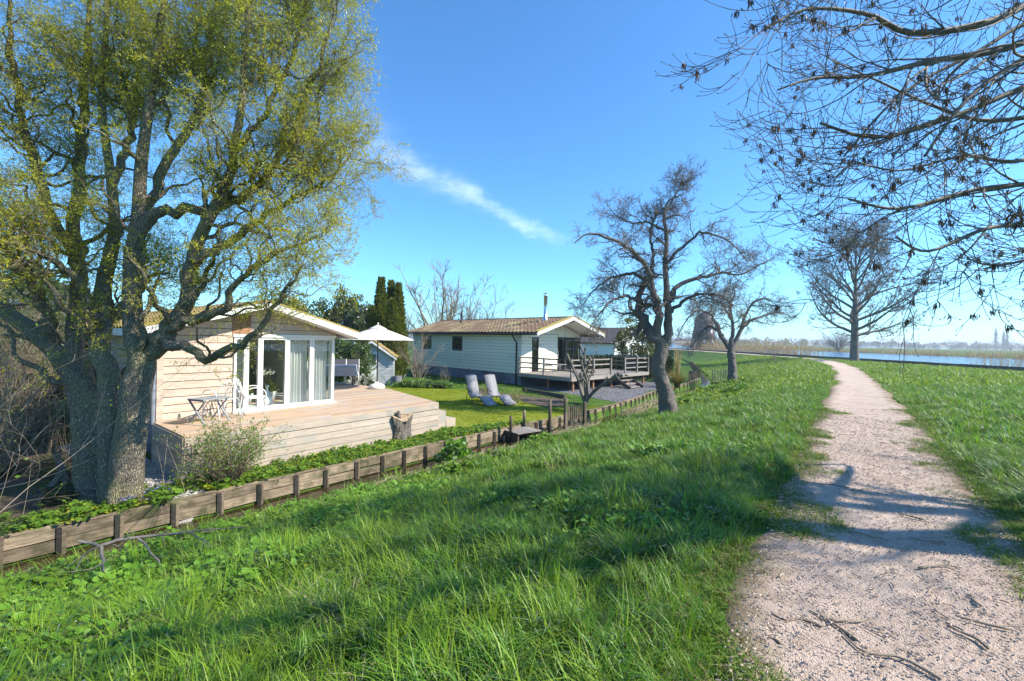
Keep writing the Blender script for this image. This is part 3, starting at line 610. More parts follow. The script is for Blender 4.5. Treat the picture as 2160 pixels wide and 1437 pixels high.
# ------------------------------------------------------------------ trees and shrubs
def xyz(x, y): return np.array([x, y, hz(x, y)])
class Tree:
    """collects branch polylines per part; build() links the parts under the tree's Empty"""
    def __init__(s, name, base, label, cat='tree', group=None):
        s.base = np.asarray(base, float); s.o = thing(name, s.base, 0, label, cat, group); s.parts = {}
    def tubes(s, part, pts, rad, sides, rough=0.0):
        V, Q = tubes(pts, rad, sides, rough); s.parts.setdefault(part, MB()).add(V-s.base, Q)
    def leaves(s, part, p, d, L, W, jit=.6, flat=0.):
        V, Q = leaves(p, d, L, W, jit, flat); s.parts.setdefault(part, MB()).add(V-s.base, Q)
    def build(s, mats, stuff=()):
        for k, mb in s.parts.items():
            o = mb.build(k, mats[k], s.o, k not in stuff and 'leaf' not in k and 'foliage' not in k)
            if k in stuff: o['kind'] = 'stuff'
        return s.o
def lims(lines, n): return np.stack([smooth_line(l, n) for l in lines])
def fit_rad(pairs, n): return np.stack([np.interp(np.linspace(0, 1, n), np.linspace(0, 1, len(r)), r) for r in pairs])

# --- the big corkscrew willow by the cabin
W0 = np.array([-6.2, 7.05, GZ-.05])
def wl_(pp, d): return [at(x, y, dd) if not isinstance(x, np.ndarray) else x for (x, y), dd in zip(pp, np.linspace(d[0], d[1], len(pp)))]
WT = Tree('willow_tree', W0, 'old corkscrew willow with several mossy trunks and yellow green spring leaves by the ditch')
t_tr = [wl_([(215, 1065), (192, 1000), (178, 843), (141, 763), (81, 706), (10, 655), (-70, 560), (-120, 420)], (7.1, 7.6)),
        wl_([(240, 1075), (238, 1005), (231, 803), (210, 742), (216, 674), (218, 600), (240, 500), (235, 380), (215, 220), (225, 40), (220, -150)], (6.85, 7.3)),
        wl_([(258, 1080), (266, 1020), (283, 843), (298, 770), (282, 690), (279, 560), (291, 470), (300, 330), (325, 150), (345, 0), (350, -160)], (6.8, 7.0))]
r_tr = [[.30, .235, .205, .19, .15, .11, .07, .03], [.24, .19, .155, .15, .13, .115, .09, .07, .055, .035, .015], [.30, .235, .215, .195, .145, .125, .105, .085, .06, .04, .015]]
WT.tubes('trunk', lims(t_tr, 90), fit_rad(r_tr, 90)*.92, 22, .085)
l_lines = [([(165, 800), (160, 700), (168, 600), (160, 480), (172, 300), (185, 120), (190, -120)], (7.3, 7.7), [.13, .125, .11, .095, .075, .05, .015]),
           ([(292, 800), (318, 745), (352, 700), (385, 640), (404, 542), (455, 436), (496, 321), (519, 92), (530, -120)], (6.9, 6.7), [.15, .14, .125, .11, .095, .08, .06, .04, .012]),
           ([(340, 712), (358, 725), (392, 731), (434, 759), (467, 745), (528, 717), (562, 672), (603, 614), (640, 560)], (6.85, 6.2), [.11, .085, .07, .06, .052, .045, .034, .025, .01]),
           ([(330, 725), (350, 698), (411, 672), (473, 653), (495, 600), (540, 560), (610, 520), (680, 500)], (6.85, 6.6), [.11, .095, .075, .058, .045, .036, .026, .01]),
           ([(280, 540), (321, 452), (400, 445), (482, 427), (551, 386), (597, 321), (643, 220), (690, 92), (715, -60)], (6.9, 6.9), [.10, .085, .075, .068, .06, .05, .04, .026, .008]),
           ([(404, 545), (470, 520), (545, 470), (620, 420), (690, 380), (740, 330)], (6.75, 7.4), [.075, .06, .05, .038, .028, .01]),
           ([(291, 470), (360, 330), (420, 220), (440, 90), (470, -80)], (6.95, 7.9), [.085, .07, .055, .04, .012]),
           ([(170, 560), (100, 430), (60, 300), (30, 140), (20, -60)], (7.5, 6.6), [.09, .075, .055, .04, .012]),
           ([(120, 745), (90, 640), (40, 560), (-30, 470)], (7.3, 6.4), [.09, .07, .05, .015]),
           ([(215, 690), (160, 590), (90, 540), (0, 505)], (7.0, 6.2), [.07, .055, .04, .012]),
           ([(496, 321), (560, 240), (610, 130), (640, 20), (660, -80)], (6.7, 7.6), [.05, .042, .034, .022, .008]),
           ([(235, 400), (280, 260), (290, 120), (270, -60)], (7.2, 8.2), [.07, .055, .04, .012]),
           ([(206, 740), (250, 655), (300, 600), (350, 575)], (6.9, 7.6), [.06, .05, .035, .012])]
lp = lims([wl_(a, b) for a, b, c in l_lines], 30); lr = fit_rad([c for a, b, c in l_lines], 30)
lp[:, 1:-1] += rng.normal(0, .025, lp[:, 1:-1].shape)
WT.tubes('limbs', lp, lr, 10, .07)
trp = lims(t_tr, 30); trr = fit_rad(r_tr, 30)
WC, WR = np.array([-5.9, 7.4, 4.6]), np.array([4.4, 3.2, 5.8])
def keepw(pts, rad, c=WC, r=WR):
    zz = pts[:, -1, 2]; m = inside(pts[:, -1], c, r) & (zz > .2) & (rng.uniform(size=len(pts)) < np.clip(.30+.22*(zz-1.9), .26, 1.0)); return pts[m], rad[m]
def lvl(pp, rr_, cnt, t0, t1, ang, L, n, wig, ta, tb, curl, rr, rmin, shrink=.45, keep=keepw, cw=1.3, tip=.25):
    p, d, LL, r = spawn(pp, rr_, cnt, t0, t1, ang, L, rr, rmin, shrink); q = grow(p, d, LL, n, wig, ta, tb, curl, cw); return keep(q, taper(r, n, tip))
allp = np.concatenate([lp, trp]); allr = np.concatenate([lr, trr])
a2p, a2r = lvl(allp, allr, 28, .28, 1.0, (25, 65), 1.75, 14, .10, .05, .02, .45, .42, .008)
WT.tubes('limbs', a2p, a2r, 6)
WT.build({'trunk': M['bark'], 'limbs': M['bark']})
def spray(L, n3, n4, seed_leaf):
    """one curly twig with its side twigs and small leaves, growing along local z"""
    nk = lambda a, b: (a, b)
    p3 = grow(np.zeros((1, 3)), np.array([[0, 0, 1.]]), np.array([L]), 12, .12, .0, -.05, .6); r3 = taper(np.array([.0052]), 12, .25)
    p4, r4 = lvl(p3, r3, n4, .1, 1.0, (20, 75), .46, 9, .16, .0, -.14, .75, .5, .0021, keep=nk, cw=1.7); V, Q = tubes(p3, r3, 4); mb = MB(); mb.add(V, Q); V, Q = tubes(p4, r4, 3); mb.add(V, Q); nt = sum(len(q) for q in mb.Q)
    p, d = along(p4, seed_leaf); V, Q = leaves(p, d, .046, .0145, .7); mb.add(V, Q); p, d = along(p3, 6, .3); V, Q = leaves(p, d, .046, .0145, .8); mb.add(V, Q)
    me = mb.mesh('spray', M['twig_willow'], True); me.materials.append(M['lf_willow']); mi = np.zeros(len(me.polygons), np.int32); mi[nt:] = 1; me.polygons.foreach_set('material_index', mi); return me
srcset('spray', [spray(rng.uniform(.75, 1.0), 1, 11, 7) for _ in range(8)]+[spray(.9, 1, 9, 3) for _ in range(2)])
def place_sprays(pts, rad, cnt, t0, ang):
    p, d, L, r = spawn(pts, rad, cnt, t0, 1.0, ang, 1.0, .5, .003, .35); e = p+unit(d)*.6
    zz = e[:, 2]; m = inside(e, WC, WR) & (zz > .5) & (rng.uniform(size=len(p)) < np.clip(.30+.22*(zz-1.9), .26, 1.0)); p, d, L = p[m], d[m], L[m]
    rot = np.array([(Vector(q).to_track_quat('Z', 'Y') @ Matrix.Rotation(a_, 3, 'Z').to_quaternion()).to_euler()[:] for q, a_ in zip(d.tolist(), rng.uniform(0, 6.28, len(d)))]); return p-W0, L*.95, rot
q1 = place_sprays(a2p, a2r, 19, .12, (25, 75)); q2 = place_sprays(allp, allr, 26, .35, (40, 85))
scatter('crown', 'spray', np.concatenate([q1[0], q2[0]]), np.concatenate([q1[1], q2[1]]), np.concatenate([q1[2], q2[2]]), parent=WT.o)

def bare_tree(name, base, label, trunk, rtrunk, limbs, mats, l2, l3, l4, group=None, cat='tree', keep=None, sides=(12, 8, 5, 3), nlimb=20, tufts=None):
    """trunk and main limbs as given lines; twigs grown over them"""
    T = Tree(name, base, label, cat, group); kp = keep or (lambda a, b: (a, b))
    tp, tr = lims([trunk], 24), fit_rad([rtrunk], 24); T.tubes('trunk', lims([trunk], 50), fit_rad([rtrunk], 50), 18, .09)
    lp = lims([l for l, r in limbs], nlimb); lr = fit_rad([r for l, r in limbs], nlimb); j = rng.normal(0, .35, lp[:, 1:-1].shape)*lr[:, 1:-1, None]; lp[:, 1:-1] += j
    T.tubes('limbs', lp, lr, sides[1]); p2, r2 = lvl(lp, lr, *l2, keep=kp); T.tubes('limbs', p2, r2, sides[2])
    p3, r3 = lvl(p2, r2, *l3, keep=kp); T.tubes('crown_twigs', p3, r3, 3); last = p3
    if l4: p4, r4 = lvl(p3, r3, *l4, keep=kp); T.tubes('crown_twigs', p4, r4, 3); last = p4
    if tufts:
        cnt, L, W, jit = tufts; p, d = along(last, cnt, .3); T.leaves('buds', p, d, L, W, jit)
    T.build(mats, ('crown_twigs', 'buds')); return T, p3, last

# --- old apple tree on the dike slope (leaning split trunk, drooping crown)
def P_(lst, d): return [at(x, y, dd) for (x, y), dd in zip(lst, np.broadcast_to(d, len(lst)) if np.isscalar(d) else np.linspace(d[0], d[1], len(lst)))]
ax, ay = 5.75, 16.0; AB = xyz(ax, ay); dA = ay
apple_l = [(P_([(1393, 740), (1365, 700), (1352, 665), (1350, 630), (1362, 590), (1378, 560)], (dA, dA+.5)), [.24, .22, .19, .15, .10, .06]),
           (P_([(1393, 740), (1390, 690), (1385, 640), (1372, 590), (1352, 550), (1330, 525), (1290, 505), (1245, 492), (1212, 512)], (dA, dA-.8)), [.22, .19, .16, .12, .095, .08, .06, .04, .02]),
           (P_([(1405, 730), (1412, 680), (1408, 640), (1404, 560), (1405, 480), (1402, 445), (1415, 420), (1445, 410)], dA), [.21, .19, .15, .115, .085, .065, .04, .015]),
           (P_([(1412, 640), (1425, 610), (1460, 590), (1490, 582), (1525, 575), (1560, 580), (1600, 560), (1635, 545)], (dA, dA+.6)), [.12, .10, .085, .07, .055, .04, .028, .012]),
           (P_([(1404, 560), (1430, 530), (1460, 505), (1480, 490), (1520, 500), (1550, 520), (1575, 550)], (dA, dA-.7)), [.085, .07, .06, .05, .038, .025, .012]),
           (P_([(1375, 600), (1340, 580), (1310, 580), (1280, 592), (1250, 615), (1225, 650)], (dA, dA+.9)), [.09, .075, .06, .045, .03, .012]),
           (P_([(1372, 590), (1378, 540), (1372, 500), (1380, 460), (1400, 440)], (dA, dA+.5)), [.08, .07, .055, .04, .015]),
           (P_([(1352, 640), (1320, 625), (1290, 635), (1262, 665), (1240, 700)], (dA, dA-1.0)), [.085, .065, .05, .03, .01]),
           (P_([(1405, 490), (1370, 470), (1330, 470), (1300, 455), (1280, 430)], (dA, dA+.6)), [.06, .05, .038, .025, .01]),
           (P_([(1412, 660), (1450, 630), (1480, 620), (1520, 625), (1550, 650)], (dA, dA-1.0)), [.09, .07, .055, .035, .012]),
           (P_([(1404, 450), (1430, 400), (1440, 385)], (dA, dA+.3)), [.045, .028, .008])]
apple_t = P_([(1412, 872), (1408, 852), (1400, 815), (1388, 780), (1394, 745), (1400, 715)], dA); apple_t[0] = np.array([apple_t[0][0], ay, AB[2]-.15])
mats_apple = {'trunk': M['bark_apple'], 'limbs': M['bark_apple'], 'crown_twigs': M['twig_apple'], 'buds': M['lf_apple']}
bare_tree('apple_tree', AB, 'large old bare apple tree with a thick split trunk on the grassy slope', apple_t, [.40, .31, .26, .24, .235, .19], [(a, [r*.84 for r in b]) for a, b in apple_l], mats_apple,
          (22, .25, 1.0, (30, 80), 1.25, 11, .13, .03, -.06, .25, .45, .010), (9, .1, 1.0, (25, 80), .62, 8, .15, .04, -.03, .3, .5, .0066), (5, .1, 1.0, (25, 70), .30, 5, .15, .05, .02, .2, .55, .0056), tufts=(2, .03, .012, .8), nlimb=24)
# --- second, smaller apple tree
bx_, by_ = 14.6, 29.2; BB = xyz(bx_, by_); dB = by_
tl = [(P_([(1537, 735), (1520, 705), (1510, 680), (1495, 660), (1470, 655), (1445, 680), (1425, 720)], (dB, dB-.8)), [.22, .17, .13, .10, .07, .05, .02]),
      (P_([(1547, 735), (1562, 700), (1575, 680), (1600, 670), (1635, 660), (1665, 665)], (dB, dB+.6)), [.22, .17, .13, .09, .06, .02]),
      (P_([(1542, 735), (1545, 690), (1540, 650), (1550, 620), (1545, 600)], dB), [.2, .15, .10, .06, .02]),
      (P_([(1560, 700), (1580, 650), (1610, 630), (1640, 645)], (dB, dB-1)), [.12, .09, .06, .02]),
      (P_([(1525, 710), (1500, 690), (1480, 700), (1460, 730)], (dB, dB+1)), [.12, .09, .06, .02]),
      (P_([(1545, 680), (1520, 640), (1490, 630), (1470, 640)], (dB, dB+.8)), [.11, .08, .05, .02])]
tt_ = P_([(1545, 805), (1545, 790), (1544, 765), (1542, 745), (1542, 725)], dB); tt_[0] = np.array([tt_[0][0], dB, BB[2]-.1])
bare_tree('apple_tree', BB, 'smaller bare apple tree with a low forked trunk beside the mill view', tt_, [.34, .28, .245, .235, .18], [(a, [r*.75 for r in b]) for a, b in tl], mats_apple,
          (22, .2, 1.0, (30, 80), 1.6, 9, .13, .02, -.10, .25, .45, .013), (9, .1, 1.0, (25, 75), .8, 7, .15, .0, -.08, .3, .5, .009), (4, .1, 1., (25, 70), .4, 4, .15, .0, 0., .2, .55, .007), tufts=None)

# --- ash trees: upright fans of branches with hanging bunches of keys
def key_bunches(T, pts, frac, size, part='seed_bunches', nper=12):
    m = rng.uniform(size=len(pts)) < frac; p = pts[m][:, int(pts.shape[1]*.6)]; p = np.repeat(p, nper, 0)+rng.normal(0, size*.22, (m.sum()*nper, 3))
    d = np.tile(np.array([0, 0, -1.0]), (len(p), 1)); T.leaves(part, p, d, size, size*.2, .25)
def ash(base, label, H, spread, tr0, nlimb, group=None, seedsz=.25, twig=1.0, lean=(0, 0), n2=11, n3=7, n4=4, fr=.3):
    base = np.asarray(base, float); T = Tree('ash_tree', base, label, 'tree', group)
    top = base+np.array([lean[0], lean[1], H*.72]); tr = [base+np.array([0, 0, -.2]), base+np.array([0, 0, .12]), base+np.array([.02*H*lean[0], 0, H*.10]), base+np.array([lean[0]*.3, lean[1]*.3, H*.32]), base+np.array([lean[0]*.6, lean[1]*.6, H*.5]), top, top+np.array([lean[0]*.3, lean[1]*.3, H*.24])]
    tp = lims([tr], 30); trr = fit_rad([[tr0*1.5, tr0*1.2, tr0*.95, tr0*.8, tr0*.5, tr0*.22, .02]], 30); T.tubes('trunk', tp, trr, 12)
    hs = np.linspace(.21, .80, nlimb); az = np.arange(nlimb)*2.4+rng.uniform(0, .5, nlimb)
    zz = base[2]+hs*H; p = np.stack([np.interp(zz, tp[0, :, 2], tp[0, :, c]) for c in range(3)], -1); el = np.radians(np.linspace(18, 66, nlimb))
    d = np.stack([np.cos(az)*np.cos(el), np.sin(az)*np.cos(el), np.sin(el)], -1); L = spread*np.interp(hs, [.2, .35, .6, .8], [1.0, 1.08, .92, .62])
    lp = grow(p, d, L, 16, .05, .015, .06); lr = taper(tr0*np.interp(hs, [.2, .8], [.42, .2]), 16, .12); T.tubes('limbs', lp, lr, 7)
    a = lvl(np.concatenate([lp, tp[:, 12:]]) if False else lp, lr, n2, .15, 1.0, (20, 55), spread*.42, 9, .06, .02, .09, 0., .5, .012*twig, keep=lambda a, b: (a, b)); T.tubes('limbs', a[0], a[1], 5)
    b = lvl(a[0], a[1], n3, .15, 1.0, (20, 55), spread*.2, 7, .07, -.02, .14, 0., .5, .008*twig, keep=lambda a, b: (a, b)); T.tubes('crown_twigs', b[0], b[1], 3)
    last = b[0]
    if n4:
        c = lvl(b[0], b[1], n4, .2, 1.0, (20, 50), spread*.1, 5, .07, -.02, .16, 0., .55, .006*twig, keep=lambda a, b: (a, b)); T.tubes('crown_twigs', c[0], c[1], 3); last = c[0]
    key_bunches(T, last, fr, seedsz, nper=6)
    T.build({'trunk': M['bark_grey'], 'limbs': M['bark_grey'], 'crown_twigs': M['twig_ash'], 'seed_bunches': M['keys']}, ('crown_twigs', 'seed_bunches')); return T
ash((38.3, 49.3, hz(38.3, 49.3)), 'tall rounded bare ash tree beside the bend of the path at the river', 14.0, 7.2, .42, 26, seedsz=.24, twig=1.3, fr=.2, n2=14, n3=9, n4=3)

# --- the ash over the path, trunk just out of the picture on the right
def near_ash(base, label, trunk, rt, limbs, d2):
    T = Tree('ash_tree', base, label); tp = lims([trunk], 26); tr = fit_rad([rt], 26); T.tubes('trunk', tp, tr, 14)
    lp = lims([l for l, r in limbs], 26); lr = fit_rad([r for l, r in limbs], 26); T.tubes('limbs', lp, lr, 9)
    nk = lambda a, b: (a, b)
    p, d, L, r = spawn(lp, lr, d2, .25, 1.0, (12, 42), 2.0, .5, .006, .5)
    d[:, 2] = d[:, 2]*.7-.12; q = grow(p, d, L, 14, .05, -.06, .10); r = taper(r, 14, .22); T.tubes('limbs', q, r, 6)
    p3, r3 = lvl(q, r, 5, .2, 1.0, (15, 50), .85, 11, .05, -.08, .20, 0., .55, .0042, keep=nk, tip=.5); T.tubes('crown_twigs', p3, r3, 5)
    p4, r4 = lvl(p3, r3, 2, .2, .9, (20, 50), .38, 7, .05, -.05, .22, 0., .7, .0034, keep=nk, tip=.6); T.tubes('crown_twigs', p4, r4, 4)
    # swollen tips and buds
    for pp in (p3, p4):
        e = pp[:, -1]; dd = unit(pp[:, -1]-pp[:, -2]); V, Q = tubes(np.stack([e-dd*.004, e+dd*.006, e+dd*.016], 1), np.tile(np.array([.003, .0062, .001]), (len(e), 1)), 5); T.parts['crown_twigs'].add(V-T.base, Q)
    key_bunches(T, p3, .28, .06, nper=24); key_bunches(T, p4, .05, .05, nper=16)
    T.build({'trunk': M['bark_grey'], 'limbs': M['twig_ash'], 'crown_twigs': M['twig_ash'], 'seed_bunches': M['keys']}, ('crown_twigs', 'seed_bunches')); return T
ab = np.array([7.6, 2.75, hz(7.6, 2.75)])
def nl(pts, d, r): return (P_([p for p in pts], d), r)
hub = ab+np.array([.1, .3, 4.6]); hub2 = ab+np.array([.1, .9, 3.9])
near_limbs = []
for pts, d, r0 in [([(2400, -170), (2150, 20), (1936, 70), (1830, 30), (1700, 20), (1600, 70)], (5.2, 4.6), .05), ([(2420, -40), (2160, 90), (1960, 130), (1830, 160), (1720, 165), (1640, 190)], (5.4, 4.8), .05),
                   ([(2450, 100), (2200, 170), (2000, 250), (1850, 290), (1730, 260)], (5.6, 5.2), .045), ([(2450, 220), (2250, 235), (2080, 255), (1960, 220), (1850, 170), (1760, 130)], (6.2, 6.4), .045),
                   ([(2480, 330), (2230, 380), (2060, 400), (1900, 440), (1790, 420)], (5.8, 5.3), .040), ([(2450, 420), (2240, 470), (2090, 480), (1960, 530), (1890, 500)], (5.0, 4.4), .032),
                   ([(2420, -300), (2200, -150), (2000, -60), (1850, -60), (1700, -40)], (4.6, 4.0), .05), ([(2500, 20), (2300, 60), (2150, 130), (2040, 210), (1950, 330)], (4.4, 4.2), .04),
                   ([(2500, 500), (2350, 500), (2200, 540), (2100, 560), (2040, 545)], (5.4, 4.8), .026), ([(2500, 250), (2300, 290), (2150, 340), (2030, 330), (1900, 360), (1800, 340)], (5.2, 4.6), .034), ([(2400, 60), (2200, 40), (2060, 110), (1900, 200), (1780, 330)], (5.9, 5.7), .036)]:
    near_limbs.append(([hub if pts[0][1] < 100 else hub2]+P_(pts, d), [.085, r0*1.15, r0*.85, r0*.65, r0*.45, r0*.3, .008][:len(pts)+1]))
near_limbs.append(([hub, hub+np.array([1.2, -.5, 2.2]), hub+np.array([2.2, -.8, 4.4])], [.14, .09, .03])); near_limbs.append(([hub, hub+np.array([-.6, -1.2, 1.6]), hub+np.array([-1.6, -1.9, 3.2])], [.13, .08, .03]))
near_ash2 = ash((11.2, 3.2, hz(11.2, 3.2)), 'second ash tree standing just beyond the near ash beside the path', 10.5, 2.9, .30, 14, seedsz=.07, twig=.55, fr=.15, n2=9, n3=6, n4=3)
near_ash(ab, 'near ash tree whose seed hung branches reach over the gravel path', [ab+np.array([0, 0, -.2]), ab+np.array([0, 0, .1]), ab+np.array([.05, .1, 1.2]), ab+np.array([0, .2, 2.6]), hub, hub+np.array([.3, 0, 1.5])], [.42, .33, .28, .25, .17, .10], near_limbs, 13)

# --- generic leafy and bare shrubs
def leafy_mass(T, part, c, r, nclump, nleaf, L, W, clump=.28, flat=.4, jit=.8, low=-.9):
    c = np.asarray(c, float); r = np.asarray(r, float); u = unit(rng.normal(0, 1, (nclump, 3))); u = u[u[:, 2] > low]; q = c+u*r*rng.uniform(.55, 1.0, (len(u), 1))
    idx = rng.integers(0, len(q), nleaf); p = q[idx]+unit(rng.normal(0, 1, (nleaf, 3)))*rng.uniform(0, 1, (nleaf, 1))**.5*clump*np.min(r)*rng.uniform(.6, 1.4, len(q))[idx][:, None]
    T.leaves(part, p, unit(p-c+np.array([0, 0, .3])), L, W, jit, flat)
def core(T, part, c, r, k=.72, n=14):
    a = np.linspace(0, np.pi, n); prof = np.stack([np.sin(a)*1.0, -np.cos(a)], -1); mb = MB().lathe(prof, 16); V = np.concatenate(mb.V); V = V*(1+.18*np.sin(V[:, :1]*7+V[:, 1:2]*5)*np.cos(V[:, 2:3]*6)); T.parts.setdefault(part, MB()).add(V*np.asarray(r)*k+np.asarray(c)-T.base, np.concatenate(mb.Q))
def leafy_bush(name, base, label, r, nleaf, L, W, mat, cat='shrub', nclump=60, has_core=True, group=None, clump=.28):
    base = np.asarray(base, float); T = Tree(name, base, label, cat, group); c = base+np.array([0, 0, r[2]*.92]); leafy_mass(T, 'leaves', c, r, nclump, nleaf, L, W, clump)
    st = grow(np.repeat(base[None], 7, 0), unit(np.stack([rng.normal(0, .5, 7), rng.normal(0, .5, 7), np.ones(7)], -1)), np.full(7, r[2]*1.2), 8, .08); T.tubes('stems', st, taper(np.full(7, .03), 8, .2), 5)
    mats = {'leaves': mat, 'stems': M['bark_grey']}
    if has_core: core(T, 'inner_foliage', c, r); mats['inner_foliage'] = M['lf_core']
    T.build(mats, ('leaves',)); return T
def bare_shrub(name, base, label, n, H, spread, mat, r0=.016, n2=6, n3=5, leaf=None, cat='shrub', group=None, curl=0., up=.04, L2=.4, wig=.07, n4=0):
    base = np.asarray(base, float); T = Tree(name, base, label, cat, group); az = rng.uniform(0, 6.28, n); lean = rng.uniform(.1, 1, n)*spread
    d = np.stack([np.cos(az)*lean, np.sin(az)*lean, np.ones(n)], -1); b = base+np.stack([np.cos(az), np.sin(az), np.zeros(n)], -1)*rng.uniform(0, .12, (n, 1))*min(1, H)-np.array([0, 0, .05])
    p1 = grow(b, d, H*rng.uniform(.65, 1.1, n), 12, wig, .02, up, curl); r1 = taper(np.full(n, r0)*rng.uniform(.6, 1.2, n), 12, .2); T.tubes('stems', p1, r1, 6)
    nk = lambda a, b: (a, b); p2, r2 = lvl(p1, r1, n2, .25, 1.0, (20, 55), H*L2, 8, wig*1.2, .02, up*1.5, curl, .5, r0*.2, keep=nk); T.tubes('twigs', p2, r2, 4)
    p3, r3 = lvl(p2, r2, n3, .15, 1.0, (20, 55), H*L2*.45, 6, wig*1.4, .02, up, curl, .55, r0*.13, keep=nk); T.tubes('twigs', p3, r3, 3)
    mats = {'stems': mat, 'twigs': mat}
    if leaf:
        lm, cnt, LL, WW = leaf; p, dd = along(p3, cnt, .2); T.leaves('leaves', p, dd, LL, WW, .7); mats['leaves'] = lm
    T.build(mats, ('twigs', 'leaves')); return T
g_ = lambda x, y: gp(x, y, GZ)

# conifers behind the shed
def thuja(base, label, H, R, nleaf=7000):
    base = np.asarray(base, float); T = Tree('conifer', base, label, 'conifer', 'slim clipped conifers behind the shed')
    f = rng.uniform(0, 1, nleaf)**.85; prof = lambda f: np.where(f < .12, .75+2.1*f, 1.0)*np.clip(1.05-f**1.7, 0, 1)
    a = rng.uniform(0, 6.283, nleaf); lump = 1+.13*np.sin(a*5+f*14)+.10*np.sin(a*3-f*25); rr = R*prof(f)*lump*rng.uniform(.78, 1.03, nleaf)
    p = base+np.stack([rr*np.cos(a), rr*np.sin(a), .1+f*H], -1); d = np.stack([np.cos(a)*.5, np.sin(a)*.5, np.full(nleaf, 1.0)], -1); T.leaves('foliage', p, d, .26, .12, .35)
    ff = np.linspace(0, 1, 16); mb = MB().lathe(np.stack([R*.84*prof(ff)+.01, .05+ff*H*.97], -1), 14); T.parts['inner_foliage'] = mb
    st = np.stack([base+np.array([0, 0, -.1]), base+np.array([0, 0, H*.5])])[None]; T.tubes('trunk', st, np.array([[.09, .06]]), 6)
    T.build({'foliage': M['lf_thuja'], 'inner_foliage': M['lf_core'], 'trunk': M['bark_grey']}, ('foliage',))
for px_, top, d, R, lb in [(802, 594, 27.5, .62, 'tallest slim green conifer behind the garden shed'), (823, 601, 28.3, .52, 'slim green conifer between its taller and its outer neighbour behind the shed'),
                           (839, 606, 28.0, .55, 'slim green conifer at the bare shrub end of the conifer row'), (826, 640, 26.6, .42, 'short slim conifer in front of the conifer row'), (785, 655, 27.0, .5, 'low conifer at the evergreen end of the conifer row')]:
    p = at(px_, 720, d); zt = at(px_, top, d)[2]; thuja((p[0], d, GZ), lb, zt-GZ, R)
leafy_bush('evergreen_tree', (-11.2, 30, GZ), 'broad olive green evergreen tree rising over the cabin roof', (2.3, 1.8, 3.1), 9000, .20, .10, M['lf_olive'], 'tree', 110)
leafy_bush('evergreen_tree', (-9.5, 27, GZ), 'dark evergreen tree between cabin roof and conifers', (1.3, 1.2, 2.5), 6000, .18, .09, M['lf_dark'], 'tree', 80)
leafy_bush('evergreen_shrub', (-8.5, 23.0, GZ), 'glossy dark green evergreen shrub beside the shed', (1.35, 1.1, 1.35), 7000, .13, .07, M['lf_mid'], nclump=90)
leafy_bush('evergreen_tree', (-15.5, 30, GZ), 'evergreen tree mass behind the cabin roof ridge', (2.5, 2, 2.9), 7000, .22, .11, M['lf_olive'], 'tree', 90)
leafy_bush('silver_shrub', (-7.3, 21.6, GZ), 'low silvery grey leaved shrub at the foot of the shed', (.75, .6, .42), 3500, .07, .03, leafmat('lf_silver', (.42, .42, .38), (.55, .54, .50), .2, .02), nclump=60)
bare_shrub('magnolia', g_(882, 812), 'large bare budding shrub between shed and pale bungalow', 16, 2.9, .62, M['twig_tan'], .026, 8, 6, (leafmat('bud_pink', (.35, .24, .20), (.42, .34, .24), .2, 0), 2, .035, .014), L2=.34)
bare_shrub('shrub', g_(938, 815), 'small bare upright shrub beside the pale bungalow wall', 7, 1.25, .3, M['twig_tan'], .014, 6, 4, (M['lf_yellow'], 1, .03, .013), L2=.3)
bare_shrub('yellow_shrub', g_(1086, 852), 'yellow green budding shrub on the lawn behind the loungers', 22, .72, .7, M['twig_tan'], .008, 5, 3, (M['lf_yellow'], 3, .035, .015), L2=.3)
bare_shrub('yellow_shrub', at(1022, 838, 19.3), 'small budding shrub seen between the two loungers', 10, .75, .4, M['twig_tan'], .008, 5, 3, (M['lf_yellow'], 3, .03, .014), L2=.3)
x_, y_, _ = g_(905, 817)
leafy_bush('low_hedge', (x_-.3, y_-.3, GZ-.12), 'low green ground cover mound edging the lawn below the bare shrub', (2.0, .6, .28), 5000, .07, .045, M['lf_fresh'], nclump=160, clump=.5)
bare_shrub('deck_shrub', np.array([-4.95, 7.75, GZ]), 'twiggy brown shrub with few fresh leaves in front of the deck', 75, 1.15, .9, surf('twig_brown', (.24, .165, .105), (.15, .10, .065), 3, rough=.8, bump=0, rand=0), .008, 7, 4, (M['lf_fresh'], 2, .04, .022), L2=.36, wig=.09)
leafy_bush('leafy_plant', (-1.35, 10.55, hz(-1.35, 10.55)), 'tall leafy green weed standing at the ditch edge', (.42, .36, .46), 800, .13, .11, M['clover'], 'plant', 40, False)
# left thicket
for i, (x, y, lb, n, H) in enumerate([(-9.3, 7.9, 'tangled brown bare shrub left of the willow trunks', 40, 2.6), (-11.5, 9.6, 'tall tangled bare shrub behind the left willow trunk', 40, 3.6), (-8.6, 6.7, 'low brown bramble thicket beside the leaning stake', 36, 1.5), (-12.5, 11.5, 'high bare thicket along the shaded side of the cabin', 36, 4.2)]):
    bare_shrub('bare_thicket', (x, y, GZ), lb, n, H, .55, M['twig_tan'], .014, 7, 5, (M['lf_olive'], 1, .05, .02), L2=.35, wig=.12)
leafy_bush('ivy_bush', (-14.0, 12.5, GZ), 'dark ivy covered bush in the shade behind the thicket', (2.3, 2.0, 2.0), 8000, .13, .08, M['lf_dark'], nclump=110)
leafy_bush('ivy_bush', (-11.4, 13.4, GZ), 'dark evergreen bush against the shaded cabin side', (1.2, 1.2, 1.35), 5000, .12, .07, M['lf_dark'], nclump=80)
leafy_bush('ivy_bush', (-16.8, 15.0, GZ), 'tall dark evergreen mass at the far end of the thicket', (2.6, 2.4, 2.9), 7000, .16, .1, M['lf_dark'], nclump=90)
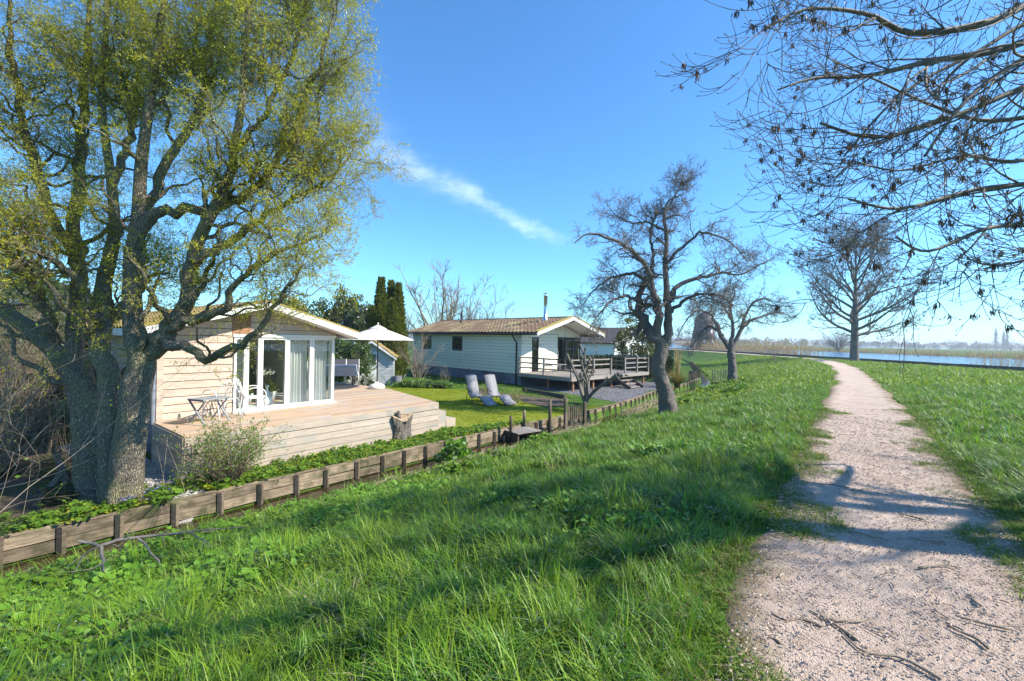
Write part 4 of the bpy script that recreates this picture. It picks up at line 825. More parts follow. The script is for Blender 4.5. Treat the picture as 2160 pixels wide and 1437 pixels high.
# a twiggy elder leaning in from the left in front of the willow
bare_shrub('elder_shrub', (-6.6, 4.75, hz(-6.6, 4.75)), 'bare shrub with long pale twigs reaching in front of the willow', 9, 4.2, .55, surf('twig_pale', (.34, .29, .22), (.24, .20, .15), 3, rough=.8, bump=0, rand=0), .008, 6, 4, (M['lf_fresh'], 1, .04, .02), L2=.28, wig=.10)
# pollarded shrub, hedge, ivy tree, pampas
def pollard():
    b = np.array([3.15, 18.6, GZ]); T = Tree('pollard_tree', b, 'pollarded stubby tree with knuckled bare stems beside the picket gate', 'tree')
    az = np.linspace(0, 6.28, 9)[:-1]+rng.uniform(-.2, .2, 8); d = np.stack([np.cos(az)*.42, np.sin(az)*.42, np.ones(8)], -1); p = grow(np.repeat((b-np.array([0, 0, .05]))[None], 8, 0)+d*.05, d, rng.uniform(1.7, 2.6, 8), 10, .10, .0, .02); T.tubes('limbs', p, taper(np.full(8, .075), 10, .55), 7)
    q = lvl(p, taper(np.full(8, .075), 10, .55), 3, .35, .95, (25, 55), .5, 6, .12, .05, .1, 0., .7, .02, keep=lambda a, b: (a, b), tip=.7); T.tubes('limbs', q[0], q[1], 6)
    e = np.concatenate([p[:, -1], q[0][:, -1]]); V, Q = tubes(np.stack([e-np.array([0, 0, .06]), e, e+np.array([0, 0, .07])], 1), np.tile(np.array([.04, .075, .03]), (len(e), 1)), 7); T.parts['limbs'].add(V-b, Q)
    st = grow(np.repeat(e, 5, 0), unit(rng.normal(0, .6, (len(e)*5, 3))+np.array([0, 0, .8])), rng.uniform(.1, .3, len(e)*5), 4, .1); T.tubes('twigs', st, taper(np.full(len(st), .006), 4, .4), 3)
    T.build({'limbs': M['bark_grey'], 'twigs': M['twig_tan']}, ('twigs',))
pollard()
def hedge():
    b = np.array([9.0, 31.5, GZ]); T = Tree('hedge', b, 'clipped dark green hedge behind the bungalow terrace', 'hedge')
    dx = np.array([.93, .36, 0]); dy = np.array([-.36, .93, 0]); n = 9000; a = rng.uniform(-4.6, 2.8, n); c = rng.uniform(-.55, .55, n); h = rng.uniform(0, 1.55, n)
    f = rng.integers(0, 3, n); c = np.where(f == 0, -.55, np.where(f == 1, c, .5*np.sign(c))); h = np.where(f == 1, 1.55, h); p = b+dx*a[:, None]+dy*c[:, None]+np.array([0, 0, 1.0])*h[:, None]+rng.normal(0, .05, (n, 3))
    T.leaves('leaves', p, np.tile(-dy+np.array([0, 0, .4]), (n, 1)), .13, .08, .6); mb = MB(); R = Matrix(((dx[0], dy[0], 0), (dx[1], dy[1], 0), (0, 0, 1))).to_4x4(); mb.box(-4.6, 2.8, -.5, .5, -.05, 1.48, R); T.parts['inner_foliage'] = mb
    T.build({'leaves': M['lf_dark'], 'inner_foliage': M['lf_core']}, ('leaves',))
hedge()
leafy_bush('ivy_tree', (9.3, 33.5, GZ), 'dark ivy wrapped tree behind the large apple tree', (1.5, 1.3, 2.3), 6000, .17, .10, M['lf_olive'], 'tree', 80, False)
def arching(name, base, label, n, H, mat, w, lean, cat='plant', plume=None):
    base = np.asarray(base, float); o = thing(name, base, 0, label, cat); me = tuft(name, n, H, w, H*.12, lean, mat, 5, .4); mobj('leaves', me, o)['kind'] = 'stuff'
    if plume: k, PH = plume; me2 = tuft('stalks', k, PH, .03, H*.10, .12, M['reed'], 4, .25); mobj('plumes', me2, o)['kind'] = 'stuff'
arching('pampas_grass', g_(1428, 818), 'arching tan and green clump of ornamental grass by the ditch', 900, 1.15, M['pampas'], .014, 1.1, 'ornamental grass', (60, 2.6))
arching('yucca_plant', g_(1368, 800), 'spiky pale leaved plant in the gravel beside the large apple trunk', 46, .8, M['straw'], .06, .5)
bare_shrub('sapling', (25.6, 42.6, hz(25.6, 42.6)), 'thin young bare sapling standing alone in the grass', 3, 2.2, .35, M['twig_far'], .035, 7, 4, None, 'tree', L2=.4)
# trees behind the bungalow
bare_shrub('bare_tree', (-6.7, 44, GZ), 'pale pruned bare tree rising behind the bungalow roof', 15, 9.2, .95, surf('bark_pale', (.34, .29, .20), (.24, .20, .14), 3, rough=.85, bump=.2, rand=0), .15, 10, 7, None, 'tree', L2=.30, wig=.07)
bare_shrub('bare_tree', (-3.6, 47, GZ), 'rounded twiggy bare tree behind the bungalow flue pipe', 16, 8.0, 1.0, M['twig_far'], .09, 9, 7, None, 'tree', L2=.4, wig=.1)
bare_shrub('bare_tree', (-11.5, 46, GZ), 'small bare tree behind the far bungalow eave', 12, 6.4, .8, M['twig_far'], .07, 8, 6, None, 'tree', L2=.38, wig=.1)
# ------------------------------------------------------------------ buildings, decks, waterside timber
def tiles_mesh(y0, y1, slope_len, tw, th, mat):
    """interlocking S tiles on a plane: local y along the eave, local x up the slope, z out of the roof"""
    prof_y = np.array([0, .12, .3, .5, .62, .8, 1.0]); prof_z = np.array([.012, .05, .065, .05, .008, -.006, .010])
    ny = int((y1-y0)/tw); nx = int(slope_len/th)+1; mb = MB()
    J, I = np.meshgrid(np.arange(ny), np.arange(nx)); J = J.ravel(); I = I.ravel(); N = len(J)
    jz = rng.normal(0, .004, N); jy = rng.normal(0, .004, N); x0 = I*th; x1 = np.minimum(x0+th*1.12, slope_len); K = len(prof_y)
    Y = y0+(J[:, None]+prof_y[None]*1.02)*tw+jy[:, None]; Zl = prof_z[None]+jz[:, None]+.030; Zh = prof_z[None]+jz[:, None]+.004
    lo = np.stack([np.repeat(x0[:, None], K, 1), Y, Zl], -1); hi = np.stack([np.repeat(x1[:, None], K, 1), Y, Zh], -1); bt = np.stack([np.repeat(x0[:, None], K, 1), Y, Zl-.026], -1)
    V = np.concatenate([lo, hi, bt], 1).reshape(-1, 3); base = (np.arange(N)*3*K)[:, None]; k = np.arange(K-1)[None]
    Q = np.concatenate([np.stack([base+k, base+k+1, base+K+k+1, base+K+k], -1).reshape(-1, 4), np.stack([base+2*K+k, base+2*K+k+1, base+k+1, base+k], -1).reshape(-1, 4)])
    return mesh_np('roof_tiles', V, Q, None, mat, False)
def roof_side(parent, x_e, z_e, x_r, z_r, y0, y1, tilemat, slabmat, tw=.30, th=.33):
    """one roof slope from eave (x_e,z_e) to ridge (x_r,z_r), along local y"""
    dx, dz = x_r-x_e, z_r-z_e; L = math.hypot(dx, dz); a = math.atan2(dz, abs(dx)); sg = 1 if dx > 0 else -1
    nx, nz = -math.sin(a)*sg, math.cos(a); t = .07
    slab = prism('roof_slab', parent, slabmat, [(x_e, z_e), (x_r, z_r), (x_r-nx*t, z_r-nz*t), (x_e-nx*t, z_e-nz*t)], y0, y1)
    me = tiles_mesh(y0, y1, L, tw, th, tilemat); o = mobj('roof_tiles', me, slab, None); o['kind'] = 'stuff'
    X = Vector((sg*math.cos(a), 0, math.sin(a))); Z = Vector((nx, 0, nz)); Y = Z.cross(X)
    m4 = Matrix((X, Y, Z)).transposed().to_4x4()
    yy = 0.0 if sg > 0 else (y0+y1)
    o.matrix_local = Matrix.Translation((x_e+nx*.004, yy if sg < 0 else 0, z_e+nz*.004)) @ m4
    return slab
def frame_window(parent, axis_, at_, a0, a1, z0, z1, fm, gm, fw=.06, depth=.06, name='window', mull=0):
    """window in the plane local x = at_ ('x') or local y = at_ ('y'); frame bars and pane are its pieces"""
    def B(nm, p, m, u0, u1, w0, w1, d0, d1):
        return bx(nm, p, m, d0, d1, u0, u1, w0, w1) if axis_ == 'x' else bx(nm, p, m, u0, u1, d0, d1, w0, w1)
    d0, d1 = at_-depth/2, at_+depth/2; c = ((a0+a1)/2, (z0+z1)/2)
    pane = B(name, parent, gm, a0+fw*.5, a1-fw*.5, z0+fw*.5, z1-fw*.5, at_-.006, at_+.006); off = pane.location.copy()
    for u0, u1, w0, w1 in [(a0, a0+fw, z0, z1), (a1-fw, a1, z0, z1), (a0+fw+.001, a1-fw-.001, z0, z0+fw), (a0+fw+.001, a1-fw-.001, z1-fw, z1)]+[(a0+(a1-a0)*(k+1)/(mull+1)-fw*.35, a0+(a1-a0)*(k+1)/(mull+1)+fw*.35, z0+fw+.001, z1-fw-.001) for k in range(mull)]:
        o = B('frame', pane, fm, u0, u1, w0, w1, d0, d1); o.location = o.location-off
    return pane
# ---- the weathered cabin
CA = math.atan2(.785, .62); C0 = (-7.35, 9.2, GZ); CW = 3.9; CL = 8.0; FL = .84
cabin = thing('cabin', C0, CA, 'weathered pale timber cabin with glazed front behind the willow', 'cabin')
bx('plinth', cabin, M['plinth'], .02, CW-.02, .02, CL, 0, .74)
bh = .165; zE = 2.74; xR = CW/2; zR = 3.40; XG = 1.36                    # XG: where the glazing starts
def roofz(x): return zR-(zR-2.72)*abs(x-xR)/(xR+.42)
z = .80; i = 0
while z < zR-.10:
    z1 = z+bh-.014; top = min(z1, zR-.12)
    if z1 <= 2.62: segs = [(0.0, XG)]
    else:
        # gable boards stop under the roof slope
        h = (zR-.10-z)/(zR-2.72)*(xR+.42); a, b = max(0, xR-h), min(CW, xR+h)
        segs = [(a, 1.34), (1.74, b)] if z1 < 3.12 else [(a, b)]
        if z1 > 3.12 and h < .25: segs = []
    for a, b in segs:
        if b-a > .1: bx('siding_board', cabin, M['siding_pale'], a, b, -.032, .0, z, z1, rot=(math.radians(-4), 0, 0))
    z += bh
prism('gable_backing', cabin, M['dark_wood'], [(0, 2.60), (CW, 2.60), (CW, 2.68), (xR, zR-.09), (0, 2.68)], .004, .05)  # dark colour stands in for shade in the gaps between gable boards
bx('front_wall', cabin, M['dark_wood'], 0.0, XG, .004, .08, .74, 2.60)  # backing coloured dark so the siding gaps look shaded
for k in range(3): bx('brown_board', cabin, M['brown_panel'], 1.345, 1.735, -.04, -.004, 2.64+k*.165, 2.64+k*.165+.160)
# left wall, seen between the trunks
z = .74
while z < 2.66:
    for y0, y1 in ([(.0, CL)] if not (1.55 < z+.08 < 2.45) else [(.0, 4.05), (5.0, CL)]):
        bx('siding_board', cabin, M['siding_pale'], -.034, -.004, y0, y1, z, z+bh-.014, rot=(0, math.radians(4), 0))
    z += bh
bx('side_wall', cabin, M['dark_wood'], .0, .06, .085, CL, .745, 2.68)  # dark backing again: shade of the board gaps put into its colour
frame_window(cabin, 'x', -.03, 4.05, 5.0, 1.55, 2.45, M['white_paint'], M['glass_dark'], .07, .09, mull=1)
bx('corner_board', cabin, M['siding_pale'], -.05, .06, -.055, -.034, .74, 2.62)
bx('right_wall', cabin, M['white_paint'], CW-.06, CW, 2.6, CL, .745, 2.68)
bx('rear_wall', cabin, M['white_paint'], .065, CW-.065, CL-.08, CL-.01, .745, 2.68)
bx('partition_wall', cabin, M['white_paint'], .065, 2.0, 4.5, 4.56, .845, 2.58)
bx('interior_floor', cabin, M['floor_white'], .065, CW-.02, .085, CL-.1, .75, FL)
bx('ceiling', cabin, M['white_paint'], .065, CW-.065, .085, CL-.1, 2.59, 2.64)
# glazed front: facet by facet, each a window with its posts
gx = [XG+.03, XG+.30, 1.98, 2.62, 3.26, CW-.02]
GW = M['white_paint']
for k in range(5):
    a, b = gx[k], gx[k+1]; frame_window(cabin, 'y', .03 if k else .02, a+.002, b-.002, FL+.0, 2.585, GW, M['glass'], .055, .09, 'glass_door')
bx('sill', cabin, GW, XG, CW+.04, -.10, .10, FL-.075, FL-.004)
bx('header', cabin, GW, XG, CW+.02, -.05, .085, 2.587, 2.655)
for k, (a, b) in enumerate([(.12, .9), (.9, 1.7), (1.7, 2.55)]): frame_window(cabin, 'x', CW-.03, a, b, FL+.0, 2.585, GW, M['glass'], .055, .08, 'glass_door')
bx('corner_post', cabin, GW, CW-.075, CW+.015, .02, .10, .80, 2.586)
roof_side(cabin, -.42, 2.72, xR, zR, -.5, CL+.4, M['tile_moss'], M['dark_wood']); roof_side(cabin, CW+.42, 2.72, xR, zR, -.5, CL+.4, M['tile_moss'], M['dark_wood'])
for sg, xe in ((1, -.42), (-1, CW+.42)):
    prism('barge_board', cabin, M['white_paint'], [(xe, 2.60), (xe, 2.745), (xR-sg*.002, zR+.03), (xR-sg*.002, zR-.115)], -.53, -.503)
    bx('eave_fascia', cabin, M['white_paint'], xe-.02 if sg > 0 else xe+.001, xe-.001 if sg > 0 else xe+.02, -.50, CL+.4, 2.575, 2.735)
    prism('soffit', cabin, M['white_paint'], [(xe+sg*.01, 2.62), (xR-sg*.002, zR-.09), (xR-sg*.002, zR-.105), (xe+sg*.01, 2.605)], -.50, -.06)
    prism('moss_edge', cabin, M['moss_edge'], [(xe, 2.75), (xe, 2.79), (xR-sg*.002, zR+.08), (xR-sg*.002, zR+.04)], -.53, -.40)
MB().tube([(-.09, -.02, 2.6), (-.10, -.03, 2.3), (-.10, -.03, .62), (-.10, -.02, .40), (.06, -.03, .30)], .042, 10).build('downpipe', M['zinc'], cabin)
# ---- the deck round it
deck = thing('deck', C0, CA, 'raised brown timber deck with pale plank sides around the cabin', 'deck')
DT = .81; bw = .138
def dedge(y): return np.interp(y, [-2.05, 1.6, 5.2], [5.92, 6.92, 6.92])
y = -2.05
while y < 5.1:
    y1 = y+bw; x0 = -.10 if y1 < 0 else (CW+.05); x1 = float(dedge(y+.07)); cut = rng.uniform(.35, .65)*(x1-x0)+x0
    if y1 < 0 and y > -.12: y1 = -.006
    for a, b in ((x0, cut-.002), (cut+.002, x1)) if y1 < 0 else ((x0, x1),): bx('deck_board', deck, M['deck_top'], a, b, y, y1-.006, DT-.028+rng.normal(0, .0012), DT)
    y += bw
bx('frame_beam', deck, M['dark_wood'], .0, 5.85, -2.0, -.03, .3, DT-.031)
bx('frame_beam', deck, M['dark_wood'], CW+.02, 6.80, 1.62, 5.1, .3, DT-.032)
fh = .155
for r in range(5):
    z1 = DT-.030-r*(fh+.004); z0 = z1-fh+.007; off = .02 if r else .0
    cuts = [-.10]+sorted(rng.uniform(.8, 5.2, 2 if r % 2 else 1).tolist())+[5.92]
    for a, b in zip(cuts[:-1], cuts[1:]): bx('fascia_board', deck, M['deck_side'], a+.001, b-.001, -2.075+off, -2.052+off, z0, z1)
    bx('fascia_board', deck, M['deck_side'], -.125, -.103, -2.05, -.10, z0, z1)
    for (xa, ya), (xb, yb) in (((5.92, -2.05), (6.92, 1.6)), ((6.92, 1.6), (6.92, 5.1))):
        bar('fascia_board', deck, M['deck_side'], (xa+.012, ya, (z0+z1)/2), (xb+.012, yb, (z0+z1)/2), .022, fh)
bx('gap_shade_strip', deck, M['dark_wood'], -.09, 5.90, -2.049, -2.02, DT-.034-fh, DT-.03-fh+.004)  # added dark strip: its colour draws the shadow line below the top fascia
for nm, a, b, c, d, e in [('step', 5.98, 6.32, -1.95, -1.05, .52), ('step', 6.34, 6.72, -1.95, -1.0, .26)]:
    bx(nm, deck, M['deck_side'], a, b, c, d, .02, e)
bx('step', deck, M['deck_side'], 6.45, 6.95, -.55, .55, .02, .58)
# ---- things inside the cabin and on the deck
def loc(o_, x, y, z=0.0): # cabin-local to world
    c, s = math.cos(CA), math.sin(CA); return (C0[0]+c*x-s*y, C0[1]+s*x+c*y, C0[2]+z)
v = thing('vase', loc(0, 2.35, .5, FL), 0, 'white bottle shaped floor vase behind the cabin glass', 'vase')
MB().lathe([(.0, .0), (.09, .0), (.135, .06), (.14, .13), (.09, .22), (.04, .30), (.03, .44), (.05, .52), (.045, .52), (.02, .4)], 24).build('body', M['ceramic'], v)
st = np.array([[(0, 0, .3), (rng.normal(0, .05), rng.normal(0, .05), .6), (rng.normal(0, .14), rng.normal(0, .14), .85)] for _ in range(9)]); mb = MB(); V_, Q_ = tubes(st, np.full((9, 3), .004), 4); mb.add(V_, Q_); mb.build('stems', M['twig_tan'], v)
mb = MB(); V_, Q_ = leaves(np.repeat(st[:, -1], 14, 0)+rng.normal(0, .03, (126, 3)), rng.normal(0, 1, (126, 3)), .05, .03); mb.add(V_, Q_); mb.build('blossom', M['flower_w'], v)
for (x, y, lb) in [(2.12, 1.15, 'white flower pot with pale blossom by the cabin curtain'), (2.75, 1.25, 'white pot with trailing plant beside the floor vase')]:
    pt_ = thing('flower_pot', loc(0, x, y, FL), 0, lb, 'flower pot'); MB().lathe([(0, 0), (.10, 0), (.15, .22), (.16, .26), (.14, .26), (.13, .22), (0, .2)], 20).build('pot', M['ceramic'], pt_)
    mb = MB(); n_ = 160; p = np.array([0, 0, .38])+rng.normal(0, .08, (n_, 3)); V_, Q_ = leaves(p, p-np.array([0, 0, .2]), .07, .04); mb.add(V_, Q_); mb.build('leaves', M['lf_yellow'], pt_, False)
ct = thing('cabinet', loc(0, 1.5, 2.9, FL), CA, 'low olive brown wooden cabinet inside the cabin', 'cabinet'); bx('carcass', ct, M['cabinet'], -.4, .4, -.22, .22, .06, 1.15)
for k in range(2): bx('door', ct, M['cabinet'], -.39+k*.395, -.01+k*.395, -.24, -.221, .08, 1.13)
for a in (-.36, .36): bx('leg', ct, M['dark_wood'], a-.02, a+.02, -.18, .18, 0, .059)
tag(bx('rug', None, M['rug'], -.8, .8, -.55, .55, 0, .012), 'tan woven rug on the white cabin floor', 'rug'); r_ = bpy.data.objects['rug']; r_.location = loc(0, 2.3, 1.6, FL+.007); r_.rotation_euler = (0, 0, CA)
def curtain(x, y, w, ax_, label):
    n = 60; u = np.linspace(0, w, n); amp = .035*np.sin(u*2*math.pi/.09)+.012*np.sin(u*31); zz = np.linspace(0, 1, 8); V = []
    for q in zz:
        f = 1-.10*math.sin(q*math.pi)
        for k in range(n): V.append(((u[k]-w/2)*f, amp[k]*(.7+.5*(1-q)), q*1.70) if ax_ == 'x' else (amp[k]*(.7+.5*(1-q)), (u[k]-w/2)*f, q*1.70))
    i, j = np.meshgrid(np.arange(7), np.arange(n-1), indexing='ij'); Q = np.stack([i*n+j, i*n+j+1, (i+1)*n+j+1, (i+1)*n+j], -1).reshape(-1, 4)
    o = mobj('curtain', mesh_np('curtain', V, Q, None, M['white_cloth'], True), None, loc(0, x, y, FL+.02)); o.rotation_euler = (0, 0, CA); tag(o, label, 'curtain', 'white curtains inside the cabin')
curtain(1.60, .18, .34, 'x', 'white curtain hanging at the siding end of the cabin glass'); curtain(2.98, .22, .52, 'x', 'white curtain hanging behind the middle glass doors of the cabin'); curtain(3.62, .22, .40, 'x', 'white curtain hanging at the outer corner of the cabin glass'); curtain(3.7, 2.1, .5, 'y', 'white curtain hanging by the side glass doors of the cabin')
# white wire garden chairs and the slatted side table
def wire_chair(p, rz, label):
    o = thing('garden_chair', p, rz, label, 'chair', 'white metal chairs on the deck'); w = M['white_paint']; r = .011
    for sx in (-1, 1):
        x = sx*.24
        MB().tube([(x, -.24, 0), (x, -.22, .25), (x, -.2, .43)], r, 6).build('leg', w, o); MB().tube([(x, .26, 0), (x, .22, .25), (x, .2, .43)], r, 6).build('leg', w, o)
        a = np.linspace(0, math.pi, 12); MB().tube([(x*1.12, -.21+.0*t, .43+.0) if False else (x*1.12, .20-.42*(1-math.cos(t))/2, .43+.23*math.sin(t)**.6) for t in a], r, 6).build('armrest', w, o)
    s = MB()
    for k in range(9): s.tube([(-.24+k*.06, -.22, .435), (-.24+k*.06, 0, .425), (-.24+k*.06, .21, .435)], .006, 5)
    s.tube([(-.25, -.22, .435), (.25, -.22, .435)], r, 6).tube([(-.25, .21, .435), (.25, .21, .435)], r, 6).build('seat', w, o)
    b = MB(); a = np.linspace(0, math.pi, 14); b.tube([(-.25*math.cos(t), .21+.14*math.sin(t), .44+.44*math.sin(t)**.5) for t in a], r, 6)
    for k in range(7): x = -.18+k*.06; b.tube([(x, .21, .44), (x, .21+.14*math.sqrt(max(0, 1-(x/.25)**2)), .44+.44*max(0, 1-(x/.25)**2)**.25)], .006, 5)
    b.build('backrest', w, o)
wire_chair(loc(0, .95, -.62, DT), CA+math.radians(200), 'white wire armchair behind the folding table on the deck'); wire_chair(loc(0, 1.55, -.72, DT), CA+math.radians(75), 'white wire armchair nearer the glass doors on the deck')
ft = thing('folding_table', loc(0, .62, -.95, DT), CA+.35, 'small grey slatted folding table on the deck', 'table')
for k in range(6): bx('slat', ft, M['grey_paint'], -.30, .30, -.22+k*.075, -.22+k*.075+.065, .505, .525)
for s in (-.27, .27): bx('rail', ft, M['grey_paint'], s-.012, s+.012, -.22, .22, .48, .504); bar('leg', ft, M['grey_paint'], (s, -.24, .02), (s, .20, .49), .03, .02); bar('leg', ft, M['grey_paint'], (s*.86, .24, .02), (s*.86, -.20, .49), .03, .02)
# parasol
pb = gp(795, 820, GZ+DT)
ps = thing('parasol', pb, .3, 'open off white parasol standing on the deck', 'parasol')
MB().tube([(0, 0, .15), (0, 0, 2.28)], .022, 10).build('pole', M['dark_frame'], ps)
MB().lathe([(.0, .0), (.26, .0), (.29, .05), (.25, .14), (.09, .19), (.045, .24), (0, .24)], 18).build('base', M['white_stone'], ps)
can = MB(); n = 8; R_ = 1.28; zt, ze = 2.26, 1.74; rings = [(.05, zt), (.30, zt-.13), (.30, zt-.155), (.7, zt-.30), (1.0, zt-.41), (R_, ze)]
V_ = []; m = n*4
for rr_, z_ in rings:
    for k in range(m):
        a = k*2*math.pi/m; q = math.cos(math.pi/n)/math.cos((a % (2*math.pi/n))-math.pi/n); sag = -.03*(1-q)*8*(rr_/R_)
        V_.append((rr_*q*math.cos(a), rr_*q*math.sin(a), z_+sag*.4))
i, j = np.meshgrid(np.arange(len(rings)-1), np.arange(m), indexing='ij'); can.add(V_, np.stack([i*m+j, i*m+(j+1) % m, (i+1)*m+(j+1) % m, (i+1)*m+j], -1).reshape(-1, 4)); can.build('canopy', M['parasol'], ps, False)
for k in range(8): a = k*math.pi/4; MB().tube([(.03*math.cos(a), .03*math.sin(a), zt-.05), (R_*.98*math.cos(a), R_*.98*math.sin(a), ze-.015)], .008, 5).build('rib', M['dark_frame'], ps); MB().tube([(.03*math.cos(a), .03*math.sin(a), 1.62), (.62*math.cos(a), .62*math.sin(a), zt-.30)], .007, 5).build('strut', M['dark_frame'], ps)
MB().lathe([(0, 2.24), (.03, 2.25), (.025, 2.33), (0, 2.36)], 10).build('finial', M['parasol'], ps)
# dining table under its cloth, with chairs
tpos = np.array([-6.75, 16.7, GZ+DT]); TA = .25
dtb = thing('dining_table', tpos, TA, 'garden table under a grey cloth beside the cabin corner', 'table'); bx('table_top', dtb, M['grey_wood'], -.8, .8, -.44, .44, .69, .72)
for sx in (-1, 1):
    for sy in (-1, 1): bx('leg', dtb, M['dark_wood'], sx*.74-.03, sx*.74+.03, sy*.38-.03, sy*.38+.03, 0, .688)
cl = MB(); n = 96; per = []
for k in range(n):
    f = k/n*4; s = int(f); g = f-s; per.append([(-.82+1.64*g, -.46), (.82, -.46+.92*g), (.82-1.64*g, .46), (-.82, .46-.92*g)][s])
per = np.array(per); c0 = np.concatenate([np.column_stack([per*.0, np.full(n, .732)]), np.column_stack([per, np.full(n, .73)]), np.column_stack([per*(1.01+.02*np.sin(np.arange(n)*.9))[:, None], np.full(n, .52)]), np.column_stack([per*(1.02+.045*np.sin(np.arange(n)*.9))[:, None], np.full(n, .36)])])
i, j = np.meshgrid(np.arange(3), np.arange(n), indexing='ij'); cl.add(c0, np.stack([i*n+j, i*n+(j+1) % n, (i+1)*n+(j+1) % n, (i+1)*n+j], -1).reshape(-1, 4)); o = cl.build('tablecloth', M['grey_cloth'], None, True, tpos); o.rotation_euler = (0, 0, TA); tag(o, 'grey cloth hanging over the garden table', 'tablecloth')
def mesh_chair(p, rz, label):
    o = thing('dining_chair', p, rz, label, 'chair', 'grey mesh chairs round the garden table'); w = M['white_paint']
    for sx in (-1, 1):
        MB().tube([(sx*.25, -.24, 0), (sx*.24, -.22, .44)], .013, 6).build('leg', w, o); MB().tube([(sx*.25, .27, 0), (sx*.24, .20, .44), (sx*.24, .30, .92)], .013, 6).build('leg', w, o); bx('armrest', o, w, sx*.26-.02, sx*.26+.02, -.2, .24, .63, .65)
    bx('seat', o, M['dark_mesh'], -.23, .23, -.22, .20, .43, .45); bx('backrest', o, M['dark_mesh'], -.225, .225, .245, .26, .48, .92, rot=(math.radians(-11), 0, 0))
for k, (x, y, r, lb) in enumerate([(-.45, .62, 0, 'grey mesh garden chair behind the table nearer the cabin'), (.12, .62, 0, 'grey mesh garden chair in the middle behind the covered table'), (.62, .64, .05, 'grey mesh garden chair behind the outer table end'), (-.5, -.62, math.pi, 'grey mesh garden chair on the deck side of the table')]):
    c, s = math.cos(TA), math.sin(TA); mesh_chair((tpos[0]+c*x-s*y, tpos[1]+s*x+c*y, tpos[2]), TA+r, lb)
# ---- the pale bungalow
HA = math.atan2(.702, .712); H0 = (.55, 25.6, GZ); HW = 5.7; HL = 11.6; HB = .64; HE = 3.02; HR = 4.02; HO = 1.6; XE = .42
house = thing('bungalow', H0, HA, 'pale cream boarded bungalow with brown tiled roof and steel flue', 'house')
bx('plinth', house, M['plinth'], .03, HW-.03, .03, HL-.03, 0, HB)
for k in range(1, 7):
    bx('plinth_joint', house, M['slate'], .022, .031, k*1.65, k*1.65+.012, .02, HB-.01)
    bx('vent_hole', house, M['black'], .020, .0305, k*1.65+.7, k*1.65+.79, .34, .43)
nb_ = 12; hb = (HE-.02-HB)/nb_
wins = [(5.48, 6.58), (9.1, 10.2)]
for k in range(nb_):
    z0 = HB+k*hb; z1 = z0+hb-.016; mid = (z0+z1)/2; cuts = [0.0]
    if 1.84 < mid < 2.80:
        for a, b in wins: cuts += [a, b]
    cuts.append(HL)
    for a, b in zip(cuts[0::2], cuts[1::2]): bx('siding_board', house, M['siding_cream'], -.025, .005, a, b, z0, z1, rot=(0, math.radians(3), 0))
    for a, b in [(.0, .885), (1.47, 3.26)]:
        bx('siding_board', house, M['siding_cream'], a+.004, b-.002, -.025, .005, z0, z1, rot=(math.radians(-3), 0, 0))
bx('side_wall', house, M['grey_wood'], .007, .09, .1, HL, HB+.003, HE)  # darker than the siding: gap shading between boards done by colour
bx('gable_wall', house, M['grey_wood'], .007, .884, .007, .09, HB+.003, HE); bx('gable_wall', house, M['grey_wood'], 1.471, 3.26, .007, .09, HB+.003, HE)  # same darkened backing, painting shade into the gaps of the gable siding
bx('far_wall', house, M['siding_cream'], HW-.09, HW-.005, .1, HL, HB+.003, HE); bx('rear_wall', house, M['siding_cream'], .1, HW-.1, HL-.1, HL-.01, HB+.003, HE)
bx('floor', house, M['cabinet'], .1, HW-.1, .1, HL-.12, HB+.002, HB+.04); bx('partition', house, M['white_paint'], .1, HW-.1, 3.6, 3.66, HB+.045, HE)
for a, b in wins: frame_window(house, 'x', -.012, a, b, 1.88, 2.76, M['dark_frame'], M['glass_dark'], .09, .07)
frame_window(house, 'y', .0, .89, 1.465, HB+.06, 2.80, M['dark_frame'], M['glass_dark'], .07, .08, 'door'); 
bx('header', house, M['white_paint'], .89, 1.465, -.02, .07, 2.805, HE)
for k in range(3):
    a = 3.28+k*.79; frame_window(house, 'y', .0, a, a+.785, HB+.06, 2.76, M['dark_frame'], M['glass_dark'], .075, .08, 'glass_door')
bx('header', house, M['dark_frame'], 3.262, HW-.02, -.03, .06, 2.765, 2.84)
x = 0.02
hroof = lambda x: HR-(HR-HE)*abs(x-HW/2)/(HW/2+XE)
while x < HW-.1:
    x1 = x+.165; zl = 2.845 if x > 3.2 else HE+.004; zt0, zt1 = hroof(x)-.13, hroof(x1)-.13
    if min(zt0, zt1) > zl+.02: prism('gable_board', house, M['siding_cream'], [(x, zl), (x1-.008, zl), (x1-.008, zt1), (x, zt0)], -.022, .02)
    x += .165
roof_side(house, -XE, HE+.02, HW/2, HR, -HO, HL+.35, M['tile'], M['white_paint'], .30, .32); roof_side(house, HW+XE, HE+.02, HW/2, HR, -HO, HL+.35, M['tile'], M['white_paint'], .30, .32)
bx('ridge_cap', house, M['tile'], HW/2-.10, HW/2+.10, -HO, HL+.35, HR+.02, HR+.085)
for sg, xe in ((1, -XE), (-1, HW+XE)):
    prism('barge_board', house, M['white_paint'], [(xe, HE-.14), (xe, HE+.05), (HW/2-sg*.003, HR+.05), (HW/2-sg*.003, HR-.15)], -HO-.03, -HO-.002)
    prism('moss_edge', house, M['moss_edge'], [(xe, HE+.055), (xe, HE+.13), (HW/2-sg*.12, HR+.115), (HW/2-sg*.12, HR+.045)], -HO-.05, -HO+.16)
    x0, x1 = (xe-.11, xe-.002) if sg > 0 else (xe+.002, xe+.11)
    bx('gutter', house, M['brown_trim'], x0, x1, -HO, HL+.4, HE-.075, HE+.035)
    bx('eave_board', house, M['brown_trim'], min(xe+sg*.02, xe+sg*.42), max(xe+sg*.02, xe+sg*.42), -HO+.02, HL+.3, HE-.115, HE-.078)
